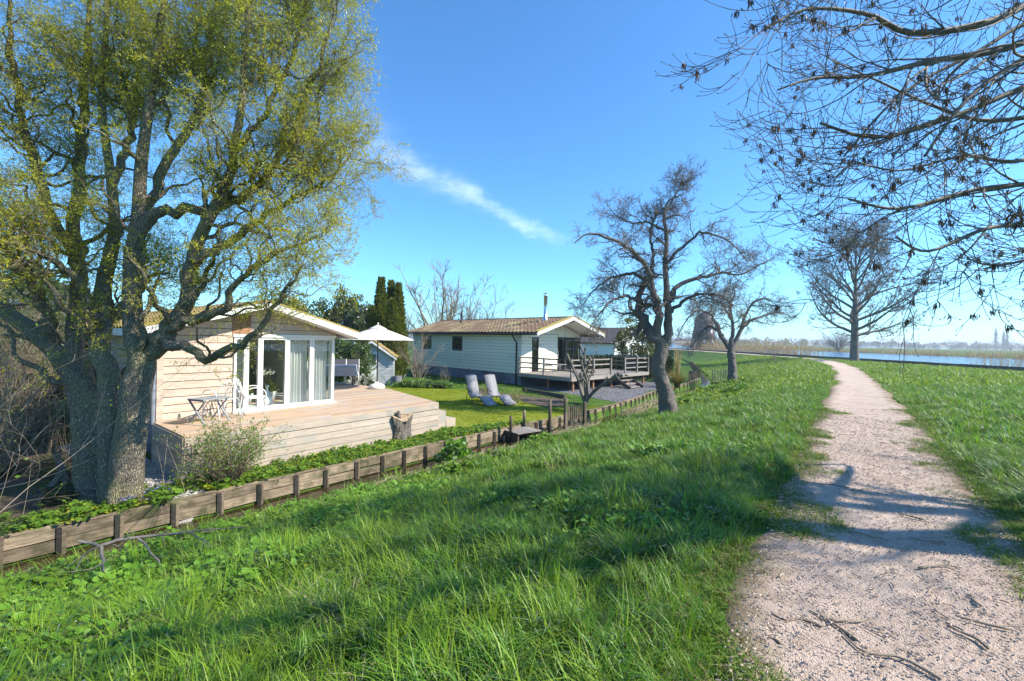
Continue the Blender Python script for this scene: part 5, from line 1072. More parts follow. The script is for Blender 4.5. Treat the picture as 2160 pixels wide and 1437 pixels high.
bx('purlin', house, M['dark_wood'], HW/2-.07, HW/2+.07, -HO+.02, -.03, HR-.30, HR-.11); bx('purlin', house, M['dark_wood'], 1.2, 1.3, -HO+.02, -.03, hroof(1.25)-.25, hroof(1.25)-.10)
MB().tube([(-.44, .35, HE-.06), (-.30, .35, HE-.30), (-.08, .33, HE-.55), (-.08, .33, .02)], .045, 10).build('downpipe', M['brown_trim'], house)
ch = MB().lathe([(0, 3.72), (.20, 3.74), (.19, 3.86), (.125, 3.95), (.125, 4.12), (.115, 4.13), (.115, 5.36), (.13, 5.37), (.13, 5.40), (.0, 5.41)], 20).build('flue_pipe', M['steel'], house, True, (2.2, .12, 0))
cap_ = MB().lathe([(.0, 5.56), (.17, 5.52), (.17, 5.50), (0, 5.53)], 20); cap_.build('cowl', M['steel'], ch)
vp = MB().lathe([(.0, 3.72), (.10, 3.72), (.09, 3.98), (.062, 4.0), (.062, 4.42), (.085, 4.43), (.085, 4.5), (.03, 4.52), (.03, 4.66), (0, 4.67)], 14).build('vent_pipe', M['black'], house, True, (2.0, 8.24, 0))
# ---- its terrace
ter = thing('terrace', H0, HA, 'raised grey timber terrace with rails and steps in front of the bungalow', 'terrace')
TZ = .74; TX0, TX1, TY0 = -.28, 7.7, -3.9; y = TY0
while y < -.1: bx('terrace_board', ter, M['grey_wood'], TX0, TX1, y, y+.138, TZ-.028, TZ); y += .145
bx('edge_board', ter, M['grey_wood'], TX0-.02, TX1+.02, TY0-.03, TY0-.004, TZ-.20, TZ-.005); bx('edge_board', ter, M['grey_wood'], TX0-.05, TX0-.022, TY0, -.06, TZ-.20, TZ-.005); bx('edge_board', ter, M['grey_wood'], TX1+.021, TX1+.05, TY0, -.06, TZ-.20, TZ-.005)
for x in (0.1, 1.9, 3.7, 5.5, 7.4):
    for yy in (TY0+.2, -2.0): bx('stilt', ter, M['brown_panel'], x-.05, x+.05, yy-.05, yy+.05, 0, TZ-.03)
def rail_run(a, b, mat):
    a = np.array(a); b = np.array(b)
    for zz in (TZ+.32, TZ+.60, TZ+.88): bar('rail', ter, mat, (*a, zz), (*b, zz), .03, .065)
for p in [(TX0, -.15), (TX0, -2.0), (TX0, TY0+.02), (1.7, TY0+.02), (3.4, TY0+.02), (4.9, TY0+.02), (6.3, TY0+.02), (TX1, TY0+.02), (TX1, -.2)]: bx('rail_post', ter, M['grey_wood'], p[0]-.04, p[0]+.04, p[1]-.04, p[1]+.04, TZ+.001, TZ+.95)
rail_run((TX0+.055, -.15), (TX0+.055, TY0+.02), M['dark_wood']); rail_run((TX0, TY0+.075), (3.4, TY0+.075), M['grey_wood']); rail_run((4.9, TY0+.075), (TX1, TY0+.075), M['grey_wood']); rail_run((TX1-.055, TY0), (TX1-.055, -.2), M['grey_wood'])
for k in range(4): bx('tread', ter, M['grey_wood'], 3.5, 4.8, TY0-.30-k*.26, TY0-.06-k*.26, TZ-.17-k*.175, TZ-.13-k*.175)
for x in (3.46, 4.84): bar('stringer', ter, M['dark_wood'], (x, TY0-.03, TZ-.12), (x, TY0-1.2, .03), .04, .2)
def loop_chair(p, rz, label):
    o = thing('lounge_chair', p, rz, label, 'chair', 'pale chairs with loop backs on the terrace'); w = M['steel']
    a = np.linspace(-.5*math.pi, 1.5*math.pi, 20); MB().tube([(.14*math.cos(t)*(1+.0), .30, 1.05+.26*math.sin(t)) for t in a], .013, 6, False).tube([(0, .30, .79), (0, .22, .40)], .013, 6).build('loop_back', w, o)
    bx('seat', o, M['white_cloth'], -.3, .3, -.28, .28, .36, .43)
    for sx in (-1, 1):
        for sy in (-1, 1): bar('leg', o, w, (sx*.28, sy*.27, 0), (sx*.22, sy*.2, .36), .025)
def hloc(x, y, z=0.): c, s = math.cos(HA), math.sin(HA); return (H0[0]+c*x-s*y, H0[1]+s*x+c*y, H0[2]+z)
loop_chair(hloc(1.9, -.7, TZ), HA+.1, 'pale terrace chair with tall loop back beside the narrow door'); loop_chair(hloc(2.65, -.75, TZ), HA-.1, 'pale terrace chair with tall loop back beside the glass doors')
# ---- garden shed
sp = gp(783, 812, GZ); SA = .22
shed = thing('shed', (sp[0], sp[1], GZ), SA, 'small pale grey garden shed with a mossy gabled roof', 'shed'); SW = 1.16
k = 0; z = .06
while z < 2.35:
    z1 = z+.13; hw = SW if z1 < 1.58 else SW-(z1-1.58)/(2.36-1.58)*SW
    if hw > .08:
        for a, b in ([(-hw, -.30), (.36, hw)] if z1 < 1.86 and hw > .5 else [(-hw, hw)]): bx('shed_board', shed, M['shed_board'], a, b, -.02, .0, z, z+.126, rot=(math.radians(-4), 0, 0))
    z += .13
prism('front_wall', shed, M['shed_board'], [(-SW, .0), (SW, .0), (SW, 1.58), (0, 2.38), (-SW, 1.58)], .005, .06)
bx('side_wall', shed, M['shed_board'], SW-.05, SW, .065, 2.0, 0, 1.58); bx('side_wall', shed, M['shed_board'], -SW, -SW+.05, .065, 2.0, 0, 1.58); bx('rear_wall', shed, M['shed_board'], -SW+.06, SW-.06, 1.94, 2.0, 0, 1.58)
door = bx('door', shed, M['white_paint'], -.28, .34, -.035, -.001, .04, 1.84); bx('handle', door, M['steel'], .24, .27, -.06, -.02, .0, .12); bx('door_pane', door, M['glass_dark'], -.17, .17, -.03, -.019, .20, .72)
for a, b, c, d in [(-.21, -.172, .16, .76), (.172, .21, .16, .76), (-.171, .171, .16, .198), (-.171, .171, .722, .76)]: bx('pane_frame', door, M['grey_paint'], a, b, -.034, -.018, c, d)
for sg in (1, -1): roof_side(shed, -sg*(SW+.18), 1.46, 0, 2.42, -.2, 2.2, M['tile_moss'], M['dark_wood'], .25, .3); prism('barge_board', shed, M['white_paint'], [(-sg*(SW+.18), 1.36), (-sg*(SW+.18), 1.47), (-sg*.002, 2.43), (-sg*.002, 2.31)], -.225, -.203)
pt_ = thing('garden_pot', gp(838, 812, GZ), 0, 'grey stone pot standing beside the shed corner', 'pot'); MB().lathe([(0, 0), (.17, 0), (.24, .12), (.26, .34), (.22, .46), (.24, .5), (.2, .5), (.18, .44), (0, .42)], 20).build('body', M['stone_pot'], pt_); MB().tube([(.2, 0, .3), (.34, 0, .42), (.44, .02, .56)], .03, 8).build('spout', M['stone_pot'], pt_)
# ---- sun loungers
def lounger(p, ang, label):
    o = thing('sun_lounger', p, ang, label, 'sun lounger', 'grey sun loungers on the lawn'); fr = M['dark_frame']     # local x: towards the head end
    prof = np.array([(-.85, .07), (-.62, .17), (-.40, .33), (-.22, .36), (.0, .30), (.18, .30), (.30, .40), (.42, .66), (.56, 1.02), (.60, 1.12)]); c = smooth_line(np.column_stack([prof[:, 0], prof[:, 0]*0, prof[:, 1]]), 28)
    s = MB(); n = len(c); t = np.gradient(c, axis=0); nr = unit(np.stack([-t[:, 2], t[:, 1]*0, t[:, 0]], -1)); V = np.concatenate([c+np.array([0, y, 0])+nr*h for y, h in ((-.27, .012), (.27, .012), (.27, -.0), (-.27, -.0))]); k = np.arange(n-1)
    Q = np.concatenate([np.stack([a*n+k, a*n+k+1, b*n+k+1, b*n+k], -1) for a, b in ((1, 0), (0, 3), (3, 2), (2, 1))]); s.add(V, Q); s.build('sling', M['sling'], o)
    for sy in (-.285, .285):
        MB().tube(c+np.array([0, sy, 0]), .013, 6).build('side_rail', fr, o); MB().tube([(-.50, sy, .27), (-.30, sy, .0), (.05, sy, .0), (.12, sy, .29)], .013, 6).build('leg', fr, o); MB().tube([(.36, sy, .56), (.52, sy*1.06, .0)], .012, 6).build('leg', fr, o)
        MB().tube([(.40, sy*1.12, .62), (.05, sy*1.14, .50)], .016, 6).build('armrest', fr, o)
    MB().tube([(.61, -.27, 1.12), (.62, 0, 1.14), (.61, .27, 1.12)], .02, 8).build('head_bar', M['sling'], o)
LA = math.atan2(.69, -.62)
lounger((-1.28, 17.75, GZ), LA, 'grey sling sun lounger on the lawn nearer the cabin deck'); lounger((-.52, 18.1, GZ), LA, 'grey sling sun lounger on the lawn nearer the yellow shrub')
# ---- timber revetment of the ditch
rev = thing('ditch_revetment', (DO[0], DO[1], GZ), 0, 'low weathered plank retaining wall with posts along the ditch', 'retaining wall')
def dpt(t, s, z): x, y = ts2xy(t, s); return np.array([float(x)-DO[0], float(y)-DO[1], z-GZ])
t = -3.2; step = .62
while t < 33:
    st_ = step*(1.0 if t < 22 else 1.4)*rng.uniform(.9, 1.1)
    for r in range(2):
        dz = rng.normal(0, .008); bar('plank', rev, M['old_plank'], dpt(t+.005, .012, GZ-.075-r*.165+dz), dpt(t+st_-.005, .012, GZ-.075-r*.165+dz+rng.normal(0, .006)), .028, .155)
    h = rng.normal(0, .015); bar('post', rev, M['old_post'], dpt(t, .058, GZ-.60), dpt(t, .058, GZ+.01+h), .075, .06)
    bar('cap_board', rev, M['old_plank'], dpt(t, -.01, GZ+.022), dpt(t+st_, -.01, GZ+.022+rng.normal(0, .006)), .075, .022)
    t += st_
# loose posts, gate, jetty, stump
for (x, y, h, r, lb) in [(1077, 908, .42, .05, 'short post beside the little jetty'), (1105, 896, .45, .05, 'weathered post on the garden side of the jetty'), (1159, 900, .82, .055, 'tall weathered post between jetty and picket gate')]:
    p = gp(x, y, GZ); o = MB().tube([(0, 0, -.3), (.01, 0, h*.5), (0, .01, h)], [r, r*.95, r*.9], 9).build('wooden_post', M['old_post'], None, True, p); tag(o, lb, 'post', 'posts along the ditch')
gt = thing('picket_gate', gp(1193, 892, GZ), math.atan2(.42, .68), 'small weathered picket gate at the ditch', 'gate')
for x, h in ((0, .78), (.80, .62)): bx('gate_post', gt, M['old_post'], x-.05, x+.05, -.05, .05, -.2, h)
for k in range(7): h = .50+.06*rng.uniform(); prism('picket', gt, M['old_post'], [(.10+k*.092, .06), (.145+k*.092, .06), (.145+k*.092, h-.03), (.1225+k*.092, h), (.10+k*.092, h-.03)], -.012, .008)
for zz in (.18, .42): bx('rail', gt, M['old_plank'], .051, .749, .010, .035, zz-.03, zz+.03)
jt = thing('jetty', gp(1085, 908, GZ), math.atan2(.6, .75), 'tiny worn plank jetty over the ditch', 'jetty')
for k in range(7): bx('plank', jt, M['grey_wood'], -.1+k*.13, .02+k*.13, -.30, .40, -.06, -.035)
for x in (-.02, .72): bx('beam', jt, M['dark_wood'], -.08 if x < 0 else .70, -.02 if x < 0 else .76, -.25, .35, -.4, -.061)
sk = thing('tree_stump', gp(845, 925, GZ), .4, 'rough sawn off tree stump in front of the deck', 'stump')
a = np.linspace(0, 2*math.pi, 25)[:-1]; V_ = []
for z_, r_ in ((-.08, .30), (.05, .24), (.2, .20), (.40, .21), (.56, .24)):
    for q in a: f = 1+.24*math.sin(3*q+z_*4)+.16*math.sin(5*q+1)+rng.normal(0, .06); V_.append((r_*f*math.cos(q), r_*f*math.sin(q), z_+(.09*math.sin(2*q+1) if z_ > .5 else 0)))
V_.append((0, 0, .57)); i, j = np.meshgrid(np.arange(4), np.arange(24), indexing='ij'); mb = MB(); mb.add(V_, np.stack([i*24+j, i*24+(j+1) % 24, (i+1)*24+(j+1) % 24, (i+1)*24+j], -1).reshape(-1, 4)); mb.build('trunk', M['bark_apple'], sk, False)
mb = MB(); mb.add(V_[96:120]+[(0, 0, .585)], None, [[24, q, (q+1) % 24] for q in range(24)]); mb.build('cut_face', M['cut_wood'], sk, False)
for q in range(3): MB().tube([(.08*math.cos(q*2.1), .08*math.sin(q*2.1), .35), (.19*math.cos(q*2.1), .19*math.sin(q*2.1), .62+.06*q)], [.06, .045], 7).build('limb_stub', M['bark_apple'], sk)
# ------------------------------------------------------------------ garden ground: lawn, beds, gravel
def patch(name, poly, dz, mat, seg=.5):
    """thin sheet over the garden ground inside a polygon (world xy), following the ground"""
    P = np.array(poly, float); x0, y0 = P.min(0); x1, y1 = P.max(0); import bmesh
    bm = bmesh.new(); f = bm.faces.new([bm.verts.new((a, b, 0)) for a, b in P])
    bmesh.ops.triangulate(bm, faces=[f])
    for _ in range(6):
        long = [e for e in bm.edges if e.calc_length() > seg*1.6]
        if not long: break
        bmesh.ops.subdivide_edges(bm, edges=long, cuts=1); bmesh.ops.triangulate(bm, faces=[q for q in bm.faces if len(q.verts) > 3])
    for v in bm.verts: v.co.z = hz(v.co.x, v.co.y)+dz
    for q in bm.faces:
        if q.normal.z < 0: q.normal_flip()
    me = bpy.data.meshes.new(name); bm.to_mesh(me); bm.free(); me.materials.append(mat); return tag(mobj(name, me), kind='structure')
def inpoly(x, y, P):
    P = np.asarray(P); r = np.zeros(len(x), bool); j = len(P)-1
    for i in range(len(P)):
        c = ((P[i, 1] > y) != (P[j, 1] > y)) & (x < (P[j, 0]-P[i, 0])*(y-P[i, 1])/(P[j, 1]-P[i, 1]+1e-12)+P[i, 0]); r ^= c; j = i
    return r
def tsp(t, s): a, b = ts2xy(t, s); return (float(a), float(b))
def G2(x, y): p = gp(x, y, GZ); return (p[0], p[1])
lawn_p = [tsp(10.2, -.06), tsp(15.4, -.06), G2(1150, 862), G2(1100, 848), G2(1050, 838), G2(1000, 828), G2(960, 822), G2(840, 816), G2(815, 818)]+[loc(0, 6.98, 4.5)[:2], loc(0, 6.98, 1.6)[:2], loc(0, 6.0, -2.1)[:2]]
M['lawn_ground'] = surf('lawn_ground', (.22, .25, .03), (.14, .18, .022), 3.5, rough=.95, bump=.6, bscale=40, rand=0, spec=.1)
patch('lawn', lawn_p, .006, M['lawn_ground'])
soil_p = [tsp(-6, -.03), tsp(2.4, -.03), loc(0, -.3, -2.2)[:2], loc(0, -.75, 0)[:2], loc(0, -1.4, 9)[:2], (-22, 16), (-16, 4)]
M['leaf_soil'] = surf('leaf_soil', (.15, .105, .07), (.08, .06, .04), 8, rough=.95, bump=.8, bscale=30, rand=0, c3=(.06, .075, .02), s3=2.0, lo3=.5, hi3=.65)
patch('garden_soil', soil_p, .005, M['leaf_soil'])
grav_p = [loc(0, -.12, 3)[:2], loc(0, -.12, -2.1)[:2], loc(0, .0, -2.9)[:2], loc(0, -.45, -3.25)[:2], loc(0, -.85, -2.7)[:2], loc(0, -.95, -1.0)[:2], loc(0, -1.15, 3)[:2]]
M['gravel'] = surf('gravel', (.42, .39, .36), (.24, .22, .20), 25, rough=.95, bump=.9, bscale=60, rand=0)
M['gravel_grey'] = surf('gravel_grey', (.19, .185, .19), (.10, .10, .105), 22, rough=.95, bump=.9, bscale=50, rand=0)
patch('gravel_path', grav_p, .011, M['gravel'])
ggrav_p = [tsp(16.8, -.08), tsp(24.5, -.08), hloc(8.6, -4.0)[:2], hloc(8.2, -.1)[:2], hloc(-.1, -.1)[:2], hloc(-.45, -2.0)[:2], hloc(-1.0, -4.2)[:2]]
patch('gravel_yard', ggrav_p, .008, M['gravel_grey'])
bed_p = [G2(1005, 822), G2(1100, 834), G2(1190, 842), G2(1195, 858), G2(1150, 858), G2(1090, 845), G2(1010, 832)]
patch('soil_bed', bed_p, .012, M['soil'])
def pebbles(key, mat):
    out = []
    for _ in range(5):
        v = unit(rng.normal(0, 1, (8, 3))); import bmesh
        bm = bmesh.new(); bmesh.ops.create_icosphere(bm, subdivisions=1, radius=1.0)
        for q in bm.verts: q.co = Vector((q.co.x*rng.uniform(.8, 1.2), q.co.y*rng.uniform(.6, 1.0), q.co.z*rng.uniform(.4, .7)))
        me = bpy.data.meshes.new('pebble'); bm.to_mesh(me); bm.free(); me.materials.append(mat); out.append(me)
    srcset(key, out)
pebbles('peb', M['pebble']); pebbles('pebg', M['pebble_grey'])
def fill(name, key, poly, dens, scl, dz=0., label=None, cat=None, thr=None, avoid=None):
    P = np.array(poly); x0, y0 = P.min(0); x1, y1 = P.max(0); n = int((x1-x0)*(y1-y0)*dens); x = rng.uniform(x0, x1, n); y = rng.uniform(y0, y1, n); k = inpoly(x, y, P) & in_view(x, y)
    if thr is not None: k &= thr(x, y)
    if avoid is not None: k &= ~avoid(x, y)
    x, y = x[k], y[k]; return scatter(name, key, np.stack([x, y, height(x, y)+dz], -1), scl*rng.uniform(.6, 1.3, len(x))*(.6+.8*vnoise(x*1.3, y*1.3, 77)), label=label, cat=cat)
fill('gravel_stones', 'peb', grav_p, 900, .017, .016, 'pale crushed stones of the path beside the cabin', 'gravel')
fill('gravel_stones', 'pebg', ggrav_p, 55, .03, .014, 'dark grey stones in the yard by the bungalow terrace', 'gravel')
fill('lawn_grass', 'lawn', lawn_p, 120, 1.0, 0, 'short yellow green lawn grass around the sun loungers', 'grass')
strip = [tsp(2.2, -.04), tsp(10.5, -.04), loc(0, 6.1, -2.2)[:2], loc(0, -.1, -2.12)[:2]]
fill('strip_weeds', 'weed', strip, 130, .62, 0, 'low sunlit weeds on the strip between deck and ditch', 'weeds')
far_g = [tsp(15, -.06), tsp(17, -.06), G2(1230, 830), G2(1100, 830), G2(960, 806), G2(890, 800), G2(1000, 822), G2(1120, 850)]
fill('rough_grass', 'mid', [G2(1100, 822), G2(960, 806), G2(900, 802), G2(1000, 822), G2(1100, 838), G2(1200, 846), G2(1215, 834)], 30, .7, 0, 'rough grass strip under the bungalow wall', 'grass')
fill('shade_weeds', 'ivy', soil_p, 16, .75, 0, 'dark ivy and weeds on the shaded soil around the willow', 'weeds', lambda x, y: (vnoise(x*1.1, y*1.1, 81) > .42) & ~inpoly(x, y, grav_p))
fill('bank_weeds', 'weed', [tsp(-5, -.02), tsp(2.6, -.02), tsp(2.2, -.75), tsp(-5, -1.0)], 110, .85, 0, 'bright green weeds on top of the revetment below the willow', 'weeds', lambda x, y: vnoise(x*2.1, y*2.1, 82) > .34)
fill('bank_weeds', 'weed', [tsp(-4, 1.02), tsp(14, 1.02), tsp(14, 1.7), tsp(-4, 1.9)], 60, .9, 0, 'green weeds on the dike side of the ditch', 'weeds', lambda x, y: vnoise(x*1.6, y*1.6, 83) > .40)
fill('slope_weeds', 'weed', [tsp(18, 1.5), tsp(34, 1.5), tsp(34, 4.2), tsp(18, 4.2)], 16, 1.5, 0, 'taller bright weeds on the slope near the apple trees', 'weeds', lambda x, y: vnoise(x*.8, y*.8, 84) > .52)
fill('garden_grass', 'far', [tsp(16, -.1), tsp(60, -.1), tsp(60, -9), tsp(26, -5)], 9, .9, 0, 'grass of the gardens beyond the large apple tree', 'grass', None, lambda x, y: inpoly(x, y, ggrav_p))
# flowers in the grass
def flowers(name, mat, n, tr, sr, size, label, h=.05):
    t = rng.uniform(*tr, n); s = rng.uniform(*sr, n); x, y = ts2xy(t, s); p = np.stack([x, y, height(x, y)+h+rng.uniform(0, .06, n)], -1); p = np.repeat(p, 7, 0); a = np.tile(np.arange(7)*.9, n); d = np.stack([np.cos(a), np.sin(a), np.full(len(a), .45)], -1); V, Q = leaves(p, d, size, size*.6, .1); o = mobj(name, mesh_np(name, V, Q, None, mat, False)); tag(o, label, 'flowers', None, 'stuff')
flowers('yellow_flowers', M['flower_y'], 34, (-2, 12), (1.1, 5), .02, 'scattered small yellow flowers in the grass', .12)
flowers('yellow_flowers', M['flower_y'], 40, (3, 10), (-1.0, -.1), .018, 'small yellow flowers in the weeds before the deck', .08)
flowers('blue_flowers', M['flower_b'], 40, (.45, 1.1), (-.45, -.1), .03, 'little blue flowers at the foot of the willow', .12)
flowers('white_flowers', M['flower_w'], 120, (-4, 3), (3.2, 5.6), .008, 'tiny white flowers in the near grass', .14)
# dry stalks by the ditch, hanging grass, straw
def stalks(name, label, n, tr, sr, H, mat=M['stalk'], lean=.25, r=.0035, cat='stalks'):
    t = rng.uniform(*tr, n); s = rng.uniform(*sr, n); x, y = ts2xy(t, s); p = np.stack([x, y, height(x, y)-.02], -1); d = np.stack([rng.normal(0, lean, n), rng.normal(0, lean, n), np.ones(n)], -1); q = grow(p, d, H*rng.uniform(.5, 1.2, n), 6, .03); V, Q = tubes(q, taper(np.full(n, r), 6, .5), 4); o = mobj(name, mesh_np(name, V, Q, None, mat, True)); tag(o, label, cat, None, 'stuff')
stalks('dry_stalks', 'pale dry stalks standing along the ditch below the willow', 42, (-4, 3), (-.8, .2), .9)
stalks('dry_stalks', 'short pale stalks standing in the ditch below the deck', 46, (3, 14), (.05, .9), .45)
stalks('dry_reeds', 'tall brown dry reeds behind the leaning stakes', 260, (-3.5, 1.0), (-5.2, -2.6), 1.7, M['twig_tan'], .14, .004, 'reeds')
arching('hanging_grass', dpt(.95, .03, GZ+.02)+np.array([DO[0], DO[1], GZ]), 'pale green grass clump hanging over the revetment planks', 150, .26, M['lf_fresh'], .006, 2.2, 'grass')
def straw(name, label, n, tr, sr, L=.8):
    t = rng.uniform(*tr, n); s = rng.uniform(*sr, n); x, y = ts2xy(t, s); p = np.stack([x, y, np.maximum(height(x, y), -1.33)+rng.uniform(.01, .14, n)], -1); d = np.stack([D1[0]+rng.normal(0, .35, n), D1[1]+rng.normal(0, .35, n), rng.normal(0, .16, n)], -1); q = grow(p, d, L*rng.uniform(.4, 1.2, n), 5, .05); V, Q = tubes(q, taper(np.full(n, .006), 5, .5), 3); o = mobj(name, mesh_np(name, V, Q, None, M['stalk'], True)); tag(o, label, 'straw', None, 'stuff')
straw('flattened_reeds', 'flattened pale reeds lying in the ditch by the large apple tree', 420, (15.5, 21), (.3, 1.5), 1.1)
straw('flattened_reeds', 'flattened pale reeds lying beside the small jetty', 160, (9.6, 12.5), (.4, 1.3), .8)
straw('dead_litter', 'pale dead stalks along the waterline of the near ditch bank', 700, (-4.5, 8), (.9, 1.45), .35)
# leaning stakes and fallen branch
for a, b, lb in [((62, 1085, 6.6), (128, 1000, 7.1), 'weathered stake leaning in the shade left of the willow'), ((118, 955, 7.7), (146, 1040, 7.2), 'short broken stake leaning behind the shade weeds')]:
    p, q = at(*a), at(*b); o = bar('leaning_stake', None, M['old_post'], p, q, .09, .035); tag(o, lb, 'stake', 'stakes leaning left of the willow')
fb = Tree('fallen_branch', at(330, 1160, 5.0), 'grey fallen branch lying propped over the ditch bank', 'branch')
fl = [(P_([(165, 1142), (215, 1150), (260, 1138), (330, 1130), (420, 1120), (520, 1112)], (5.0, 5.6)), [.016, .020, .019, .016, .011, .004]), (P_([(212, 1150), (220, 1200), (232, 1250), (240, 1285)], (5.0, 4.6)), [.019, .017, .014, .010]), (P_([(290, 1135), (330, 1180), (350, 1230), (358, 1275)], (5.1, 4.7)), [.012, .010, .008, .004]), (P_([(215, 1150), (180, 1170), (150, 1215), (125, 1240)], (5.0, 4.8)), [.012, .009, .006, .003]), (P_([(400, 1122), (440, 1150), (470, 1190)], (5.3, 5.0)), [.009, .006, .003])]
fp = lims([a for a, b in fl], 18); fp[:, 1:-1] += rng.normal(0, .006, fp[:, 1:-1].shape); fr_ = fit_rad([b for a, b in fl], 18); fb.tubes('branch', fp, fr_, 7); q = lvl(fp, fr_, 5, .2, 1., (30, 70), .35, 7, .1, 0, 0, 0., .5, .002, keep=lambda a, b: (a, b)); fb.tubes('twigs', q[0], q[1], 4); fb.build({'branch': M['bark_grey'], 'twigs': M['twig_apple']}, ('twigs',))
# litter on the path
def chip(L, w, m='mulch'): b = MB(); c = smooth_line([(-L/2, 0, w*.5), (0, rng.normal(0, L*.07), w*.6), (L/2, rng.normal(0, L*.05), w*.5)], 5); b.tube(c, [w*.5]*5, 4); return b.mesh('chip', M[m], False)
srcset('chips', [chip(rng.uniform(.03, .09), rng.uniform(.003, .007)) for _ in range(8)]); srcset('grit', [m for m in [chip(.016, .008, 'grit'), chip(.012, .01, 'grit'), chip(.02, .006, 'grit')]])
def on_path(n, t0, t1, pw=1.0):
    t = t0+(t1-t0)*rng.uniform(0, 1, n)**pw; l, r = path_lr(t); s = l+(r-l)*rng.uniform(-.06, 1.06, n); x, y = ts2xy(t, s); return np.stack([x, y, .012+(vnoise(x*1.6, y*1.6, 31)-.5)*.022+.02*((s-(l+r)/2)/((r-l)/2))**2], -1)
flatrot = lambda n: np.stack([rng.normal(0, .05, n), rng.normal(0, .06, n), rng.uniform(0, 6.283, n)], -1)
P_c = on_path(1300, .6, 14, 1.3); scatter('wood_chips', 'chips', P_c, rng.uniform(.5, 1.4, len(P_c)), flatrot(len(P_c)), label='small twigs and wood chips strewn over the near path', cat='litter')
P_c = on_path(14000, .6, 12, 1.3); scatter('path_grit', 'grit', P_c, rng.uniform(.4, 1.2, len(P_c)), flatrot(len(P_c)), label='loose grit on the near path', cat='grit')
for k, (x, y, ang, L) in enumerate([(1755, 1320, 1.9, .24), (1790, 1310, .1, .20), (2040, 1345, 1.7, .17), (2070, 1315, 2.6, .2), (1985, 1200, .05, .3), (2055, 1268, 1.2, .12), (1630, 1350, 2.0, .08), (1825, 1130, 2.6, .2), (1960, 1142, 2.9, .18), (2060, 1075, 2.5, .25), (1750, 1025, 2.6, .3), (1820, 1035, .2, .25), (1680, 1310, 2.7, .22), (1875, 1385, 2.2, .35), (1920, 1090, 2.1, .16)]):
    p = gp(x, y, .015); b = MB(); d = np.array([math.cos(ang), math.sin(ang), 0]); e = np.array([-d[1], d[0], 0]); L *= 1.15; c = smooth_line([-d*L/2, e*rng.normal(0, L*.06)-d*L*.1, e*rng.normal(0, L*.08)+d*L*.2, d*L/2], 9); b.tube(c+np.array([0, 0, .008]), np.linspace(.009, .004, 9), 6); b.tube([c[5]+np.array([0, 0, .008]), c[5]+e*L*.14+d*L*.12+np.array([0, 0, .01])], [.004, .002], 5)
    tag(b.build('fallen_twig', M['twig_tan'], None, True, p), 'fallen brown twig lying on the gravel path', 'twig', 'fallen twigs on the path')
# ------------------------------------------------------------------ river side and distance
qy = thing('quay_edging', (42, 40, -.6), 0, 'low dark timber edging along the river bank', 'quay'); y = 14.0
while y < 170:
    st = 3.0 if y < 80 else 8.0; bx('edge_plank', qy, M['dark_wood'], -.30, -.08, y-40+.01, y-40+st-.01, .18, .74+rng.normal(0, .01)); bx('edge_plank', qy, M['dark_wood'], -.07, .0, y-40+.01, y-40+st-.01, -.3, .66)
    bx('edge_post', qy, M['dark_wood'], .005, .14, y-40-.07, y-40+.07, -.6, .64); y += st
def reeds(name, label, n, xr, yr, H, mat, z=-.75, w=.035):
    p = np.stack([rng.uniform(*xr, n), rng.uniform(*yr, n), np.full(n, z)], -1); d = np.stack([rng.normal(0, .12, n), rng.normal(0, .12, n), np.ones(n)], -1); L = H*rng.uniform(.55, 1.1, n); q = grow(p, d, L, 4, .04); V, Q = tubes(q, taper(np.full(n, w), 4, .35), 3); V2, Q2 = leaves(q[:, -1], unit(d+np.array([.3, 0, .2])), H*.14, w*3, .2); mb = MB(); mb.add(V, Q); mb.add(V2, Q2); p2, d2 = along(q, 1, .2, .8); V3, Q3 = leaves(p2, d2, H*.22, w*1.6, .35); mb.add(V3, Q3); o = mb.build(name, mat); tag(o, label, 'reeds', None, 'stuff')
reeds('dry_reeds', 'tan dry reeds in the river edge beyond the sapling', 1500, (42.3, 47.5), (66, 105), 2.9, M['reed'], w=.022)
reeds('dry_reeds', 'tan dry reeds in the river edge beside the mown grass', 420, (43.2, 46), (28, 42), 2.3, M['reed'], w=.012)
reeds('far_reeds', 'brown reed fringe along the opposite river bank', 4200, (110.5, 115.5), (60, 420), 1.5, M['reed'], -.7, .06)
rng_b = [(126, 195, 9.5, 12), (118, 150, 2.2, 3)]
bare_shrub('riverside_bush', (113.5, 153, -.5), 'wide bare rounded bush on the opposite river bank', 30, 8.5, .95, M['twig_far'], .10, 9, 6, None, 'bush', L2=.34, wig=.08)
for k, (y, h) in enumerate([(24, 1.3)]): pass
# old mill stump behind the smaller apple tree
mp = at(1484, 722, 165); ml = thing('mill_tower', (mp[0], 165, -.9), 0, 'dark windmill tower without sails behind the smaller apple tree', 'mill')
MB().lathe([(4.6, 0), (4.45, 2), (4.0, 5), (3.55, 8), (3.2, 10.6), (3.35, 10.7), (3.3, 11.0)], 16).build('tower', M['brick_mill'], ml, False); MB().lathe([(3.3, 11.0), (3.1, 12.0), (2.4, 13.0), (1.3, 13.7), (0, 13.9)], 16).build('cap', M['slate'], ml)
for a in (-1.9, -1.2): 
    for zz, rr in ((3.2, 4.28), (6.8, 3.74)): o = bx('window', ml, M['white_paint'], -.4, .4, -.08, .08, -.6, .6); o.location = (rr*math.cos(a), rr*math.sin(a), zz); o.rotation_euler = (0, 0, a+math.pi/2)
